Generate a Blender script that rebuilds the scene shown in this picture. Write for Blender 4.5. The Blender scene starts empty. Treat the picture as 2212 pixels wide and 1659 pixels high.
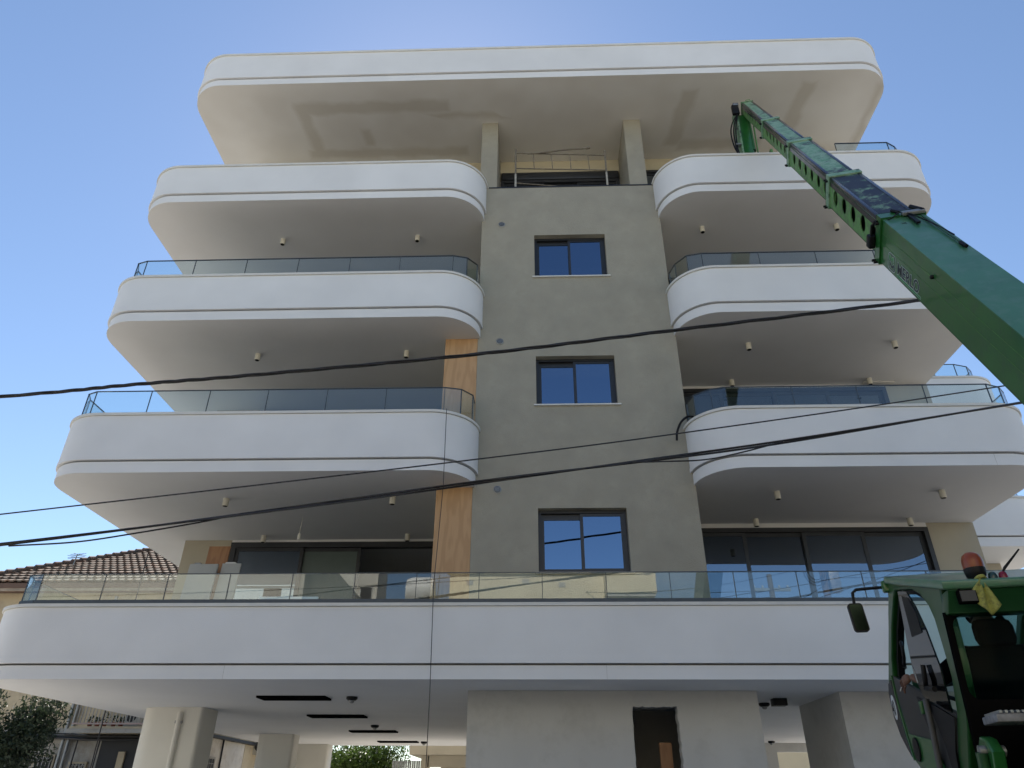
import bpy, bmesh, math, random
from mathutils import Vector, Matrix
random.seed(7)
R = math.radians
C = bpy.context.scene.collection
sc = bpy.context.scene

# ------------------------------------------------------------------ camera, sky, sun, exposure
cam = bpy.data.objects.new('camera', bpy.data.cameras.new('camera'))
C.objects.link(cam); sc.camera = cam
cam.data.sensor_fit = 'HORIZONTAL'; cam.data.sensor_width = 36.0
cam.data.lens = 36.0 * 1540.09 / 2212.0
cam.data.clip_start = 0.05; cam.data.clip_end = 3000
def cam_matrix(pitch, yaw, roll):
    r, u, f = Vector((1,0,0)), Vector((0,-math.sin(pitch),math.cos(pitch))), Vector((0,math.cos(pitch),math.sin(pitch)))
    M = Matrix.Rotation(yaw, 3, 'Z'); r, u, f = M@r, M@u, M@f
    r, u = r*math.cos(roll)+u*math.sin(roll), -r*math.sin(roll)+u*math.cos(roll)
    m = Matrix((r, u, -f)).transposed().to_4x4(); m.translation = Vector((0,0,1.6)); return m
cam.matrix_world = cam_matrix(R(30.3262), R(2.0716), R(.3376))

SUN_EL, SUN_AZ = R(47), R(-9)          # azimuth measured from +Y towards +X
world = bpy.data.worlds.new('World'); sc.world = world; world.use_nodes = True
nt = world.node_tree; nt.nodes.clear()
sky = nt.nodes.new('ShaderNodeTexSky'); sky.sky_type = 'NISHITA'; sky.sun_disc = False
sky.sun_elevation = SUN_EL; sky.sun_rotation = SUN_AZ
sky.air_density = 1.0; sky.dust_density = 0.10; sky.ozone_density = 2.2
bg = nt.nodes.new('ShaderNodeBackground'); bg.inputs[1].default_value = 0.087
wo = nt.nodes.new('ShaderNodeOutputWorld')
nt.links.new(sky.outputs[0], bg.inputs[0]); nt.links.new(bg.outputs[0], wo.inputs[0])
sun = bpy.data.objects.new('sun', bpy.data.lights.new('sun', 'SUN')); C.objects.link(sun)
sun.data.energy = 5.0; sun.data.angle = R(.53); sun.data.color = (1.0, .93, .83)
sd = Vector((math.sin(SUN_AZ)*math.cos(SUN_EL), math.cos(SUN_AZ)*math.cos(SUN_EL), math.sin(SUN_EL)))
sun.rotation_euler = sd.to_track_quat('Z', 'Y').to_euler()
vs = sc.view_settings
vs.view_transform = 'Standard'; vs.look = 'None'; vs.gamma = 1; vs.use_curve_mapping = False
vs.exposure = 1.0
sc.cycles.max_bounces = 10; sc.cycles.transparent_max_bounces = 16; sc.cycles.diffuse_bounces = 5
sc.cycles.glossy_bounces = 5; sc.cycles.caustics_reflective = False; sc.cycles.caustics_refractive = False
sc.cycles.use_denoising = True

# ------------------------------------------------------------------ materials
def new_mat(name):
    m = bpy.data.materials.new(name); m.use_nodes = True
    return m, m.node_tree.nodes, m.node_tree.links
def ramp(n, stops):
    r = n.new('ShaderNodeValToRGB'); e = r.color_ramp.elements
    e[0].position, e[0].color = stops[0][0], (*stops[0][1], 1); e[1].position, e[1].color = stops[-1][0], (*stops[-1][1], 1)
    for p, c in stops[1:-1]:
        x = e.new(p); x.color = (*c, 1)
    return r
def mat(name, col, rough=.6, var=.08, scale=3., bump=.0, bscale=60., metal=0., spec=.5, dirt=None, dirt_amt=.5, coat=0., wp=False, stretch=None):
    """base colour with soft large-scale variation, optional fine relief and a dirt colour broken up by noise"""
    m, n, l = new_mat(name); b = n['Principled BSDF']
    b.inputs['Roughness'].default_value = rough; b.inputs['Metallic'].default_value = metal
    b.inputs['Specular IOR Level'].default_value = spec; b.inputs['Coat Weight'].default_value = coat
    if wp: src = n.new('ShaderNodeNewGeometry').outputs['Position']
    else: src = n.new('ShaderNodeTexCoord').outputs['Object']
    if stretch:
        mp = n.new('ShaderNodeMapping'); mp.inputs['Scale'].default_value = stretch; l.new(src, mp.inputs[0]); src = mp.outputs[0]
    t = n.new('ShaderNodeTexNoise'); t.inputs['Scale'].default_value = scale; t.inputs['Detail'].default_value = 6; l.new(src, t.inputs['Vector'])
    lo = tuple(max(0, c*(1-var)) for c in col); hi = tuple(min(1, c*(1+var)) for c in col)
    r = ramp(n, [(.3, lo), (.7, hi)]); l.new(t.outputs[0], r.inputs[0]); out = r.outputs[0]
    if dirt:
        t2 = n.new('ShaderNodeTexNoise'); t2.inputs['Scale'].default_value = scale*2.3; t2.inputs['Detail'].default_value = 9; t2.inputs['Roughness'].default_value = .7
        l.new(src, t2.inputs['Vector'])
        r2 = ramp(n, [(.52-.1*dirt_amt, (0,0,0)), (.72-.2*dirt_amt, (1,1,1))]); l.new(t2.outputs[0], r2.inputs[0])
        mx = n.new('ShaderNodeMix'); mx.data_type = 'RGBA'; l.new(r2.outputs[0], mx.inputs[0]); l.new(out, mx.inputs[6]); mx.inputs[7].default_value = (*dirt, 1); out = mx.outputs[2]
    l.new(out, b.inputs['Base Color'])
    if bump:
        t3 = n.new('ShaderNodeTexNoise'); t3.inputs['Scale'].default_value = bscale; t3.inputs['Detail'].default_value = 5; l.new(src, t3.inputs['Vector'])
        bp = n.new('ShaderNodeBump'); bp.inputs['Strength'].default_value = bump; bp.inputs['Distance'].default_value = .01
        l.new(t3.outputs[0], bp.inputs['Height']); l.new(bp.outputs[0], b.inputs['Normal'])
    return m
def glass(name, tint, ior=1.5, rough=0.0, refl=(1,1,1)):
    m, n, l = new_mat(name); n.remove(n['Principled BSDF']); o = n['Material Output']
    lw = n.new('ShaderNodeLayerWeight'); lw.inputs[0].default_value = .5; F0 = ((ior-1)/(ior+1))**2
    pw = n.new('ShaderNodeMath'); pw.operation = 'POWER'; pw.inputs[1].default_value = 5; l.new(lw.outputs['Facing'], pw.inputs[0])
    f = n.new('ShaderNodeMath'); f.operation = 'MULTIPLY_ADD'; f.inputs[1].default_value = 1-F0; f.inputs[2].default_value = F0; l.new(pw.outputs[0], f.inputs[0])
    t = n.new('ShaderNodeBsdfTransparent'); t.inputs[0].default_value = (*tint, 1)
    g = n.new('ShaderNodeBsdfGlossy'); g.inputs['Roughness'].default_value = rough; g.inputs[0].default_value = (*refl, 1)
    x = n.new('ShaderNodeMixShader'); l.new(f.outputs[0], x.inputs[0]); l.new(t.outputs[0], x.inputs[1]); l.new(g.outputs[0], x.inputs[2]); l.new(x.outputs[0], o.inputs[0])
    return m
def soffit_mat():
    """roof soffit: warm primer with darker repaired patches of their own shape (world-anchored masks)"""
    m, n, l = new_mat('soffit_plaster_patched'); b = n['Principled BSDF']; b.inputs['Roughness'].default_value = .85
    g = n.new('ShaderNodeNewGeometry'); t = n.new('ShaderNodeTexNoise'); t.inputs['Scale'].default_value = 1.6; t.inputs['Detail'].default_value = 4
    l.new(g.outputs['Position'], t.inputs[0])
    va = n.new('ShaderNodeVectorMath'); va.operation = 'MULTIPLY_ADD'; l.new(t.outputs[1], va.inputs[0]); va.inputs[1].default_value = (.3,.3,0); l.new(g.outputs['Position'], va.inputs[2])
    sx = n.new('ShaderNodeSeparateXYZ'); l.new(va.outputs[0], sx.inputs[0])
    def M(op, a, b_=None, c=None):
        k = n.new('ShaderNodeMath'); k.operation = op; k.use_clamp = False
        for i, v in enumerate((a, b_, c)):
            if v is None: continue
            if isinstance(v, (int, float)): k.inputs[i].default_value = v
            else: l.new(v, k.inputs[i])
        return k.outputs[0]
    def box(cx, cy, hx, hy, sh=0.):          # soft-edged sheared box mask
        X = M('SUBTRACT', sx.outputs[0], cx+.15); Y = M('SUBTRACT', sx.outputs[1], cy+.15)
        X = M('SUBTRACT', X, M('MULTIPLY', Y, sh))
        a = M('MULTIPLY', M('SUBTRACT', hx, M('ABSOLUTE', X)), 7.); b2 = M('MULTIPLY', M('SUBTRACT', hy, M('ABSOLUTE', Y)), 7.)
        return M('MINIMUM', M('MAXIMUM', M('MINIMUM', a, b2), 0.), 1.)
    masks = [box(-4.2,12.42,2.1,.24), box(-6.0,13.2,.24,.95,.1), box(-4.0,13.95,2.3,.22), box(-4.5,13.4,.2,.35), box(-1.7,12.75,.95,.16,2.2),
             box(4.0,13.0,.27,.95,-.12), box(7.0,12.75,.27,.85,-.1), box(8.9,13.3,.16,1.3), box(5.2,13.9,1.2,.25)]
    acc = masks[0]
    for k in masks[1:]: acc = M('MAXIMUM', acc, k)
    t2 = n.new('ShaderNodeTexNoise'); t2.inputs['Scale'].default_value = .8; l.new(g.outputs['Position'], t2.inputs[0])
    r = ramp(n, [(.35, (.69,.68,.66)), (.65, (.755,.755,.745))]); l.new(t2.outputs[0], r.inputs[0])
    mx = n.new('ShaderNodeMix'); mx.data_type = 'RGBA'; l.new(M('MULTIPLY', acc, .5), mx.inputs[0]); l.new(r.outputs[0], mx.inputs[6]); mx.inputs[7].default_value = (.50,.465,.40,1)
    l.new(mx.outputs[2], b.inputs['Base Color']); return m
def wood_mat(name, c0, c1, axis_scale=(4.5,4.5,.7)):
    m, n, l = new_mat(name); b = n['Principled BSDF']; b.inputs['Roughness'].default_value = .55
    tc = n.new('ShaderNodeTexCoord'); mp = n.new('ShaderNodeMapping'); mp.inputs['Scale'].default_value = axis_scale; l.new(tc.outputs['Object'], mp.inputs[0])
    t = n.new('ShaderNodeTexNoise'); t.inputs['Scale'].default_value = .9; t.inputs['Detail'].default_value = 3; l.new(mp.outputs[0], t.inputs[0])
    w = n.new('ShaderNodeMath'); w.operation = 'MULTIPLY'; w.inputs[1].default_value = 34; l.new(t.outputs[0], w.inputs[0])
    s = n.new('ShaderNodeMath'); s.operation = 'SINE'; l.new(w.outputs[0], s.inputs[0])
    r = ramp(n, [(.1, c1), (.8, c0)])
    a = n.new('ShaderNodeMath'); a.operation = 'MULTIPLY_ADD'; a.inputs[1].default_value = .5; a.inputs[2].default_value = .5; l.new(s.outputs[0], a.inputs[0]); l.new(a.outputs[0], r.inputs[0])
    l.new(r.outputs[0], b.inputs['Base Color']); return m
def worn_green(name, base, pale, dark, amt):
    """painted steel rubbed to pale primer with black grease streaks"""
    m, n, l = new_mat(name); b = n['Principled BSDF']; b.inputs['Roughness'].default_value = .5
    tc = n.new('ShaderNodeTexCoord')
    t = n.new('ShaderNodeTexNoise'); t.inputs['Scale'].default_value = 7.; t.inputs['Detail'].default_value = 10; t.inputs['Roughness'].default_value = .75; l.new(tc.outputs['Object'], t.inputs[0])
    r = ramp(n, [(.40, base), (.55, pale)]); l.new(t.outputs[0], r.inputs[0])
    t2 = n.new('ShaderNodeTexNoise'); t2.inputs['Scale'].default_value = 4.5; t2.inputs['Detail'].default_value = 15; t2.inputs['Roughness'].default_value = .78; t2.noise_dimensions = '4D'; t2.inputs['W'].default_value = 3.; l.new(tc.outputs['Object'], t2.inputs[0])
    r2 = ramp(n, [(.56-.12*amt, (0,0,0)), (.62-.12*amt, (1,1,1))]); l.new(t2.outputs[0], r2.inputs[0])
    mx = n.new('ShaderNodeMix'); mx.data_type = 'RGBA'; l.new(r2.outputs[0], mx.inputs[0]); l.new(r.outputs[0], mx.inputs[6]); mx.inputs[7].default_value = (*dark, 1)
    l.new(mx.outputs[2], b.inputs['Base Color']); return m

M_white = mat('white_render', (.735,.742,.755), .8, .045, .9, .15, 60, wp=True)
M_cap = mat('white_coping', (.66,.655,.63), .7, .05, 4, .1, 60, wp=True)
M_soffit = mat('soffit_paint', (.755,.765,.785), .85, .04, .7, .05, 60, wp=True)
M_soffit5 = soffit_mat()
M_groove = mat('groove_dark', (.20,.20,.20), .9)
M_joint = mat('joint_grey', (.38,.38,.38), .9)
M_tower = mat('greige_render', (.335,.315,.262), .9, .09, 2.1, .8, 70, dirt=(.33,.31,.255), dirt_amt=.4, wp=True)
M_beige = mat('beige_render', (.40,.365,.29), .9, .06, 1.5, .3, 100, wp=True)
M_beam = mat('beam_render', (.50,.45,.33), .9, .07, 2, .3, 100, wp=True)
M_wallw = mat('ground_wall_plaster', (.52,.515,.50), .85, .05, .9, .15, 60, dirt=(.46,.455,.44), dirt_amt=.2, wp=True)
M_room = mat('room_plaster', (.45,.44,.42), .9, .1, 2)
M_alu = mat('charcoal_aluminium', (.035,.038,.045), .4, .1, 5, metal=.3)
M_rail = mat('rail_dark', (.05,.065,.08), .45, .1, 5)
M_wood = wood_mat('veneer_panel', (.52,.32,.165), (.46,.275,.135))
M_board = wood_mat('brown_board', (.33,.17,.08), (.27,.13,.06))
M_boardw = mat('grey_white_board', (.38,.38,.36), .6, .06, 3)
M_glass_rail = glass('railing_glass', (.90,.96,.96), 1.75)
M_glass_win = glass('window_glass', (.12,.14,.16), 3.8, refl=(.52,.72,1.0))
M_glass_door = glass('door_glass', (.22,.24,.24), 3.0, refl=(.68,.82,1.0))
M_frost = mat('frosted_glass', (.10,.13,.125), .25, .05, 3)
M_black = mat('black_plastic', (.008,.008,.010), .5, .2, 8, spec=.25)
M_spot = mat('cream_metal', (.62,.60,.53), .5, .03, 5)
M_cable = mat('cable_black', (.012,.012,.016), .5, .2, 20)
M_col = mat('column_paint', (.70,.68,.62), .7, .03, 1.5, .05, 60, wp=True)
M_grey = mat('galvanised', (.30,.31,.31), .45, .15, 8, metal=.6)
M_green = mat('green_paint', (.020,.125,.026), .33, .12, 2.5, .03, 30, dirt=(.022,.10,.035), dirt_amt=.3, coat=.3)
M_greend = mat('green_paint_dark', (.015,.075,.025), .4, .12, 2.5, coat=.2)
M_cab = mat('cab_green_shaded', (.013,.078,.015), .33, .12, 2.5, coat=.15)  # machine green darkened, the shade on the cab put into the colour
M_slot = mat('slot_black', (.006,.006,.006), .95, .1, 5, spec=0.)
M_worn = worn_green('green_worn', (.10,.27,.14), (.26,.40,.28), (.045,.05,.06), .45)
M_worn2 = worn_green('green_worn_greasy', (.09,.22,.12), (.20,.30,.20), (.018,.020,.034), 1.35)
M_side = mat('green_side_dusty', (.12,.30,.09), .5, .15, 4, .03, 30, dirt=(.10,.15,.09), dirt_amt=.45)
M_strip = mat('greased_wear_strip', (.022,.024,.035), .22, .3, 14, stretch=(1,1,.3), spec=.7)
M_steel = mat('steel', (.35,.35,.36), .35, .1, 8, metal=.9)

# ------------------------------------------------------------------ mesh helpers
def link(o, parent=None):
    C.objects.link(o)
    if parent is not None: o.parent = parent
    return o
def wpos(o):
    p = Vector((0,0,0))
    while o is not None: p += o.location; o = o.parent
    return p
def settle(me, name, parent=None, mats=None, smooth=None):
    """link a world-coordinate mesh as one object whose origin is its base centre"""
    vs_ = me.vertices
    xs = [v.co.x for v in vs_]; ys = [v.co.y for v in vs_]; zs = [v.co.z for v in vs_]
    b = Vector(((min(xs)+max(xs))/2, (min(ys)+max(ys))/2, min(zs)))
    me.transform(Matrix.Translation(-b))
    o = bpy.data.objects.new(name, me)
    if mats is not None:
        for m in (mats if isinstance(mats, (list, tuple)) else [mats]): me.materials.append(m)
    if smooth is not None:
        me.shade_smooth() if smooth is True else None
        if smooth is not True:
            me.shade_smooth(); me.set_sharp_from_angle(angle=R(smooth))
    link(o, parent); o.location = b - (wpos(parent) if parent is not None else Vector((0,0,0)))
    return o
def obj(name, bm, m, parent=None, smooth=None):
    me = bpy.data.meshes.new(name); bmesh.ops.recalc_face_normals(bm, faces=bm.faces[:]); bm.to_mesh(me); bm.free()
    return settle(me, name, parent, m, smooth)
def tag(o, label=None, cat=None, group=None, kind=None):
    if label: o['label'] = label
    if cat: o['category'] = cat
    if group: o['group'] = group
    if kind: o['kind'] = kind
    return o
def empty(name, loc, parent=None):
    o = bpy.data.objects.new(name, None); o.empty_display_size = .2; link(o, parent)
    o.location = Vector(loc) - (wpos(parent) if parent is not None else Vector((0,0,0))); return o
def a_box(bm, x0, x1, y0, y1, z0, z1, F=None, bev=0., mi=0):
    vs_ = [bm.verts.new(p) for p in ((x0,y0,z0),(x1,y0,z0),(x1,y1,z0),(x0,y1,z0),(x0,y0,z1),(x1,y0,z1),(x1,y1,z1),(x0,y1,z1))]
    fs = [bm.faces.new([vs_[i] for i in f]) for f in ((3,2,1,0),(4,5,6,7),(0,1,5,4),(1,2,6,5),(2,3,7,6),(3,0,4,7))]
    for f in fs: f.material_index = mi
    if bev: 
        es = list({e for f in fs for e in f.edges})
        r = bmesh.ops.bevel(bm, geom=es, offset=bev, segments=2, affect='EDGES', profile=.5)
        vs_ = list({v for f in r['faces'] for v in f.verts} | {v for v in vs_ if v.is_valid})
    if F:
        for v in vs_: v.co = F(v.co)
    return vs_
def box(name, x0, x1, y0, y1, z0, z1, m, parent=None, F=None, bev=0., smooth=None):
    bm = bmesh.new(); a_box(bm, x0, x1, y0, y1, z0, z1, F, bev); return obj(name, bm, m, parent, smooth if smooth else (40 if bev else None))
def rounded(x0, x1, y0, y1, rad, n=14):
    """plan outline, ccw; rad = radii for (front-left, front-right, back-right, back-left), front = y0"""
    pts = []
    for (cx, cy, r, a0) in ((x0+rad[0], y0+rad[0], rad[0], 180), (x1-rad[1], y0+rad[1], rad[1], 270), (x1-rad[2], y1-rad[2], rad[2], 0), (x0+rad[3], y1-rad[3], rad[3], 90)):
        if r <= 0: pts.append((cx, cy)); continue
        for i in range(n+1):
            a = R(a0+90*i/n); pts.append((cx+r*math.cos(a), cy+r*math.sin(a)))
    return pts
def a_prism(bm, pts, z0, z1, F=None):
    lo = [bm.verts.new((x, y, z0)) for x, y in pts]; hi = [bm.verts.new((x, y, z1)) for x, y in pts]
    n = len(pts); bm.faces.new(lo[::-1]); bm.faces.new(hi)
    for i in range(n): bm.faces.new((lo[i], lo[(i+1)%n], hi[(i+1)%n], hi[i]))
    if F:
        for v in lo+hi: v.co = F(v.co)
def a_ring(bm, po, pi, z0, z1):
    n = len(po); q = [[bm.verts.new((x, y, z)) for x, y in P] for P, z in ((po,z0),(po,z1),(pi,z1),(pi,z0))]
    for k in range(4):
        a, b = q[k], q[(k+1)%4]
        for i in range(n): j = (i+1)%n; bm.faces.new((a[i], a[j], b[j], b[i]))
def tube_pts(pts, rad, n=8, closed=False):
    """bmesh tube along points; rad number or list"""
    bm = bmesh.new(); P = [Vector(p) for p in pts]; rings = []; prev = None
    for i, p in enumerate(P):
        d = (P[min(i+1, len(P)-1)] - P[max(i-1, 0)]).normalized()
        if prev is None:
            a = d.orthogonal().normalized()
        else:
            a = (prev - d*prev.dot(d)).normalized()
        prev = a; b = d.cross(a); r = rad[i] if isinstance(rad, (list, tuple)) else rad
        rings.append([bm.verts.new(p + (a*math.cos(2*math.pi*k/n) + b*math.sin(2*math.pi*k/n))*r) for k in range(n)])
    for u, v in zip(rings, rings[1:]):
        for k in range(n): bm.faces.new((u[k], u[(k+1)%n], v[(k+1)%n], v[k]))
    bm.faces.new(rings[0][::-1]); bm.faces.new(rings[-1]); return bm
def tube(name, pts, rad, m, parent=None, n=8):
    return obj(name, tube_pts(pts, rad, n), m, parent, 50)
def smooth_path(pts, k=6):
    P = [Vector(p) for p in pts]; P = [P[0]*2-P[1]] + P + [P[-1]*2-P[-2]]; out = []
    for i in range(1, len(P)-2):
        for j in range(k):
            t = j/k; a, b, c, d = P[i-1:i+3]
            out.append(.5*((2*b)+(c-a)*t+(2*a-5*b+4*c-d)*t*t+(3*b-a-3*c+d)*t**3))
    out.append(P[-2]); return out
def a_lathe(bm, prof, O, axis=(0,0,1), n=20, caps=True):
    ax = Vector(axis).normalized(); a = ax.orthogonal().normalized(); b = ax.cross(a); O = Vector(O); rings = []
    for r, h in prof: rings.append([bm.verts.new(O + ax*h + (a*math.cos(2*math.pi*k/n)+b*math.sin(2*math.pi*k/n))*r) for k in range(n)])
    for u, v in zip(rings, rings[1:]):
        for k in range(n): bm.faces.new((u[k], u[(k+1)%n], v[(k+1)%n], v[k]))
    if caps: bm.faces.new(rings[0][::-1]); bm.faces.new(rings[-1])
def lathe(name, prof, O, m, parent=None, axis=(0,0,1), n=20, smooth=50):
    bm = bmesh.new(); a_lathe(bm, prof, O, axis, n); return obj(name, bm, m, parent, smooth)
def circle(cx, cy, r, n=20, sx=1.): return [(cx+r*sx*math.cos(2*math.pi*i/n), cy+r*math.sin(2*math.pi*i/n)) for i in range(n)]
def plate(name, outer, holes, thick, O, U, V, m, parent=None, bev=0., smooth=None):
    """flat shape with holes in the plane O,U,V, extruded +-thick/2"""
    cu = bpy.data.curves.new('tmp', 'CURVE'); cu.dimensions = '2D'; cu.fill_mode = 'BOTH'; cu.extrude = max(thick/2-bev, 1e-4); cu.bevel_depth = bev; cu.bevel_resolution = 2; cu.offset = -bev
    for poly in [outer]+list(holes):
        s = cu.splines.new('POLY'); s.points.add(len(poly)-1); s.use_cyclic_u = True
        for i, p in enumerate(poly): s.points[i].co = (p[0], p[1], 0, 1)
    o = bpy.data.objects.new('tmp', cu); C.objects.link(o); dg = bpy.context.evaluated_depsgraph_get()
    me = bpy.data.meshes.new_from_object(o.evaluated_get(dg)); bpy.data.objects.remove(o); bpy.data.curves.remove(cu)
    me.name = name; me.materials.clear()
    U, V = Vector(U).normalized(), Vector(V).normalized(); N = U.cross(V)
    me.transform(Matrix(((U.x,V.x,N.x,O[0]),(U.y,V.y,N.y,O[1]),(U.z,V.z,N.z,O[2]),(0,0,0,1))))
    return settle(me, name, parent, m, smooth if smooth else (35 if bev else None))
def text(name, s, size, O, U, V, m, parent=None, offset=0., extrude=.0005, align='LEFT', sx=1.):
    cu = bpy.data.curves.new('tmp', 'FONT'); cu.body = s; cu.size = size; cu.offset = offset; cu.extrude = extrude; cu.align_x = align; cu.resolution_u = 4
    o = bpy.data.objects.new('tmp', cu); C.objects.link(o); dg = bpy.context.evaluated_depsgraph_get()
    me = bpy.data.meshes.new_from_object(o.evaluated_get(dg)); bpy.data.objects.remove(o); bpy.data.curves.remove(cu); me.materials.clear()
    U, V = Vector(U).normalized(), Vector(V).normalized(); N = U.cross(V); U = U*sx
    me.transform(Matrix(((U.x,V.x,N.x,O[0]),(U.y,V.y,N.y,O[1]),(U.z,V.z,N.z,O[2]),(0,0,0,1))))
    return settle(me, name, parent, m)

# ------------------------------------------------------------------ setting: ground, street
def sheet(name, x0, x1, y0, y1, z, m):
    bm = bmesh.new(); a = [bm.verts.new(p) for p in ((x0,y0,z),(x1,y0,z),(x1,y1,z),(x0,y1,z))]; bm.faces.new(a)
    return tag(obj(name, bm, m), kind='structure')
sheet('ground', -600, 600, -600, 900, 0, mat('sandy_ground', (.38,.36,.32), .95, .2, .5, .4, 30, wp=True))
sheet('road', -80, 80, -3.2, 7.6, .004, mat('asphalt', (.055,.055,.058), .9, .2, 3, .4, 200, wp=True))
sheet('bounce_sheet', -30, -9.62, 9.42, 20, .008, mat('pale_bounce_surface', (.66,.62,.54), .9, .08, 1, .1, 60, wp=True))  # unseen pale sheet added to bounce warm light onto the left soffit
M_pave = mat('paving', (.34,.32,.29), .85, .12, 2, .2, 60, wp=True)
for y0, y1 in ((7.6, 9.4), (-5.2, -3.2)):
    tag(box('pavement', -80, 80, y0, y1, 0, .13, M_pave), kind='structure')
tag(box('forecourt', -9.6, 10, 9.402, 28, 0, .14, mat('pale_paving', (.48,.46,.42), .8, .08, 1, .1, 60, wp=True)), kind='structure')

# ------------------------------------------------------------------ apartment building
YF, YT, XL, XR = 11.6, 12.45, -9.08, 9.12
B = empty('apartment_building', (0, 18, 0))
tag(B, 'new white apartment building with curved balconies and a greige middle wall', 'apartment building')
LV = {1: (3.20, 3.40, 4.34), 2: (6.665, 6.88, 7.86), 3: (10.01, 10.22, 11.15), 4: (13.31, 13.51, 14.42), 5: (17.37, 17.58, 18.56)}
def inset(pts_fn, d): return pts_fn(d)
def balcony(lv, x0, x1, y0, y1, rad, soff=M_soffit, name='balcony', solid=False):
    S, G, T = LV[lv]
    def P(d): return rounded(x0+d, x1-d, y0+d, y1, [max(r-d, 0) if r else 0 for r in rad])
    bm = bmesh.new()
    if solid: a_prism(bm, P(0), G+.035, T-.06)
    else: a_ring(bm, P(0), P(.16), G+.035, T-.055)
    f = obj(name, bm, M_white, B, 40)
    bm = bmesh.new(); a_prism(bm, P(.035), S, G); s = obj('slab', bm, [M_white, soff], f, 40)
    for p in s.data.polygons:
        if p.normal.z < -.9: p.material_index = 1
    bm = bmesh.new(); a_prism(bm, P(.09), G, G+.040); obj('shadow_gap', bm, M_groove, f, 40)
    bm = bmesh.new(); a_ring(bm, P(-.008), P(.05), G+.03, G+.115); obj('edge_trim', bm, M_white, f, 40)
    bm = bmesh.new()
    if solid: a_prism(bm, P(-.03), T-.06, T)
    else: a_ring(bm, P(-.03), P(.19), T-.05, T)
    obj('coping', bm, M_cap, f, 40)
    return f
LB = dict(x0=XL, x1=-1.09, y0=YF, y1=25.9, rad=(.87,.87,0,0))
RB = dict(x0=2.90, x1=XR, y0=YF, y1=25.9, rad=(.87,.87,0,0))
lab = {2: 'lowest upper', 3: 'middle', 4: 'topmost'}
balcs = {}
balcs[1] = balcony(1, XL-.03, XR, YF, 26.9, (.9,.9,0,0))
balcs[1]['label'] = 'long white balcony front running the full width above the ground floor'
for lv in (2, 3, 4):
    b = balcony(lv, **LB); b['label'] = 'left curved white balcony, %s one' % lab[lv]
    b = balcony(lv, **RB); b['label'] = 'right curved white balcony, %s one' % lab[lv]
    b = balcony(lv, 9.16, 12.1, 16.2, 25, (0,.85,0,0)); b['label'] = 'white balcony of the set-back right wing, %s one' % lab[lv]
rf = balcony(5, -8.86, 9.1, YF, 26.5, (.9,.9,.3,.3), soff=M_soffit5, name='roof', solid=True)
# dark hairline joints in the long fascia
for x, z0, z1 in ((-4.87, 3.2, 3.4), (1.05, 3.2, 3.4), (8.0, 6.665, 6.88)):
    box('panel_joint', x, x+.003, YF+.033 if z1 < 3.45 or z0 > 6 else YF-.011, YF+.05, z0+.002, z1, M_joint, B)

# middle tower with real window openings
WIN = [(0.04, 1.655, 11.63, 12.85), (0.04, 1.655, 8.40, 9.545), (0.04, 1.655, 5.06, 6.24)]
TX0, TX1, TZ = -1.175, 2.965, 14.36
outer = [(TX0, 3.3), (TX1, 3.3), (TX1, TZ), (TX0, TZ)]
plate('tower_wall', outer, [[(a, c), (b, c), (b, d), (a, d)] for a, b, c, d in WIN], .22, (0, YT+.11, 0), (1,0,0), (0,0,1), M_tower, B)
box('tower_side', TX0, TX0+.22, YT+.221, 15.4, 3.42, TZ, M_tower, B); box('tower_side', TX1-.22, TX1, YT+.221, 14.55, 3.42, TZ, M_tower, B)
box('tower_coping', TX0+.14, TX1-.02, YT-.012, YT+.26, TZ, TZ+.035, M_alu, B)
def window(x0, x1, z0, z1, Yw):
    y = YT+.17
    bm = bmesh.new()
    for a, b, c, d in ((x0, x1, z1-.055, z1), (x0, x1, z0, z0+.05), (x0, x0+.055, z0+.05, z1-.055), (x1-.055, x1, z0+.05, z1-.055)): a_box(bm, a, b, y-.04, y+.06, c, d)
    w = obj('window', bm, M_alu, B)
    xm = (x0+x1)/2-.02
    for k, (a, b, dy, dz) in enumerate(((x0+.055, xm+.05, .012, .07), (xm-.02, x1-.055, -.026, .01))):
        s = bmesh.new()
        for e in ((a, b, z1-.055-dz-.05, z1-.055-dz), (a, b, z0+.05, z0+.1), (a, a+.055, z0+.1, z1-.105-dz), (b-.055, b, z0+.1, z1-.105-dz)): a_box(s, e[0], e[1], y+dy-.012, y+dy+.018, e[2], e[3])
        obj('sash', s, M_alu, w)
        box('pane', a+.05, b-.05, y+dy, y+dy+.008, z0+.095, z1-.1-dz, M_glass_win, w)
    box('shutter_slat', x0+.055, xm, y+.03, y+.05, z1-.14, z1-.055, M_alu, w)
    box('sill', x0-.05, x1+.06, YT-.045, YT+.11, z0-.03, z0-.003, M_cap, w)
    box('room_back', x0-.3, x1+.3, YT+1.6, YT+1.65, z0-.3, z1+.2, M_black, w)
for a in WIN: window(a[0], a[1], a[2], a[3], YT)
for z in (13.19, 9.92, 6.605):
    v = lathe('wall_vent', [(.075, 0), (.078, .014), (.062, .02), (.058, .012)], (-.712, YT+.001, z), M_grey, B, axis=(0,-1,0))
    lathe('grille', [(.056, 0), (.054, .004)], (-.712, YT-.013, z), M_alu, v, axis=(0,-1,0))
    bm = bmesh.new()
    for k in range(-2, 3):
        hw = math.sqrt(.05**2-(k*.018)**2); a_box(bm, -.712-hw, -.712+hw, YT-.021, YT-.0175, z+k*.018-.003, z+k*.018+.003)
        a_box(bm, -.712+k*.018-.003, -.712+k*.018+.003, YT-.0245, YT-.0215, z-hw, z+hw)
    obj('grille_bars', bm, M_grey, v)
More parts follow.
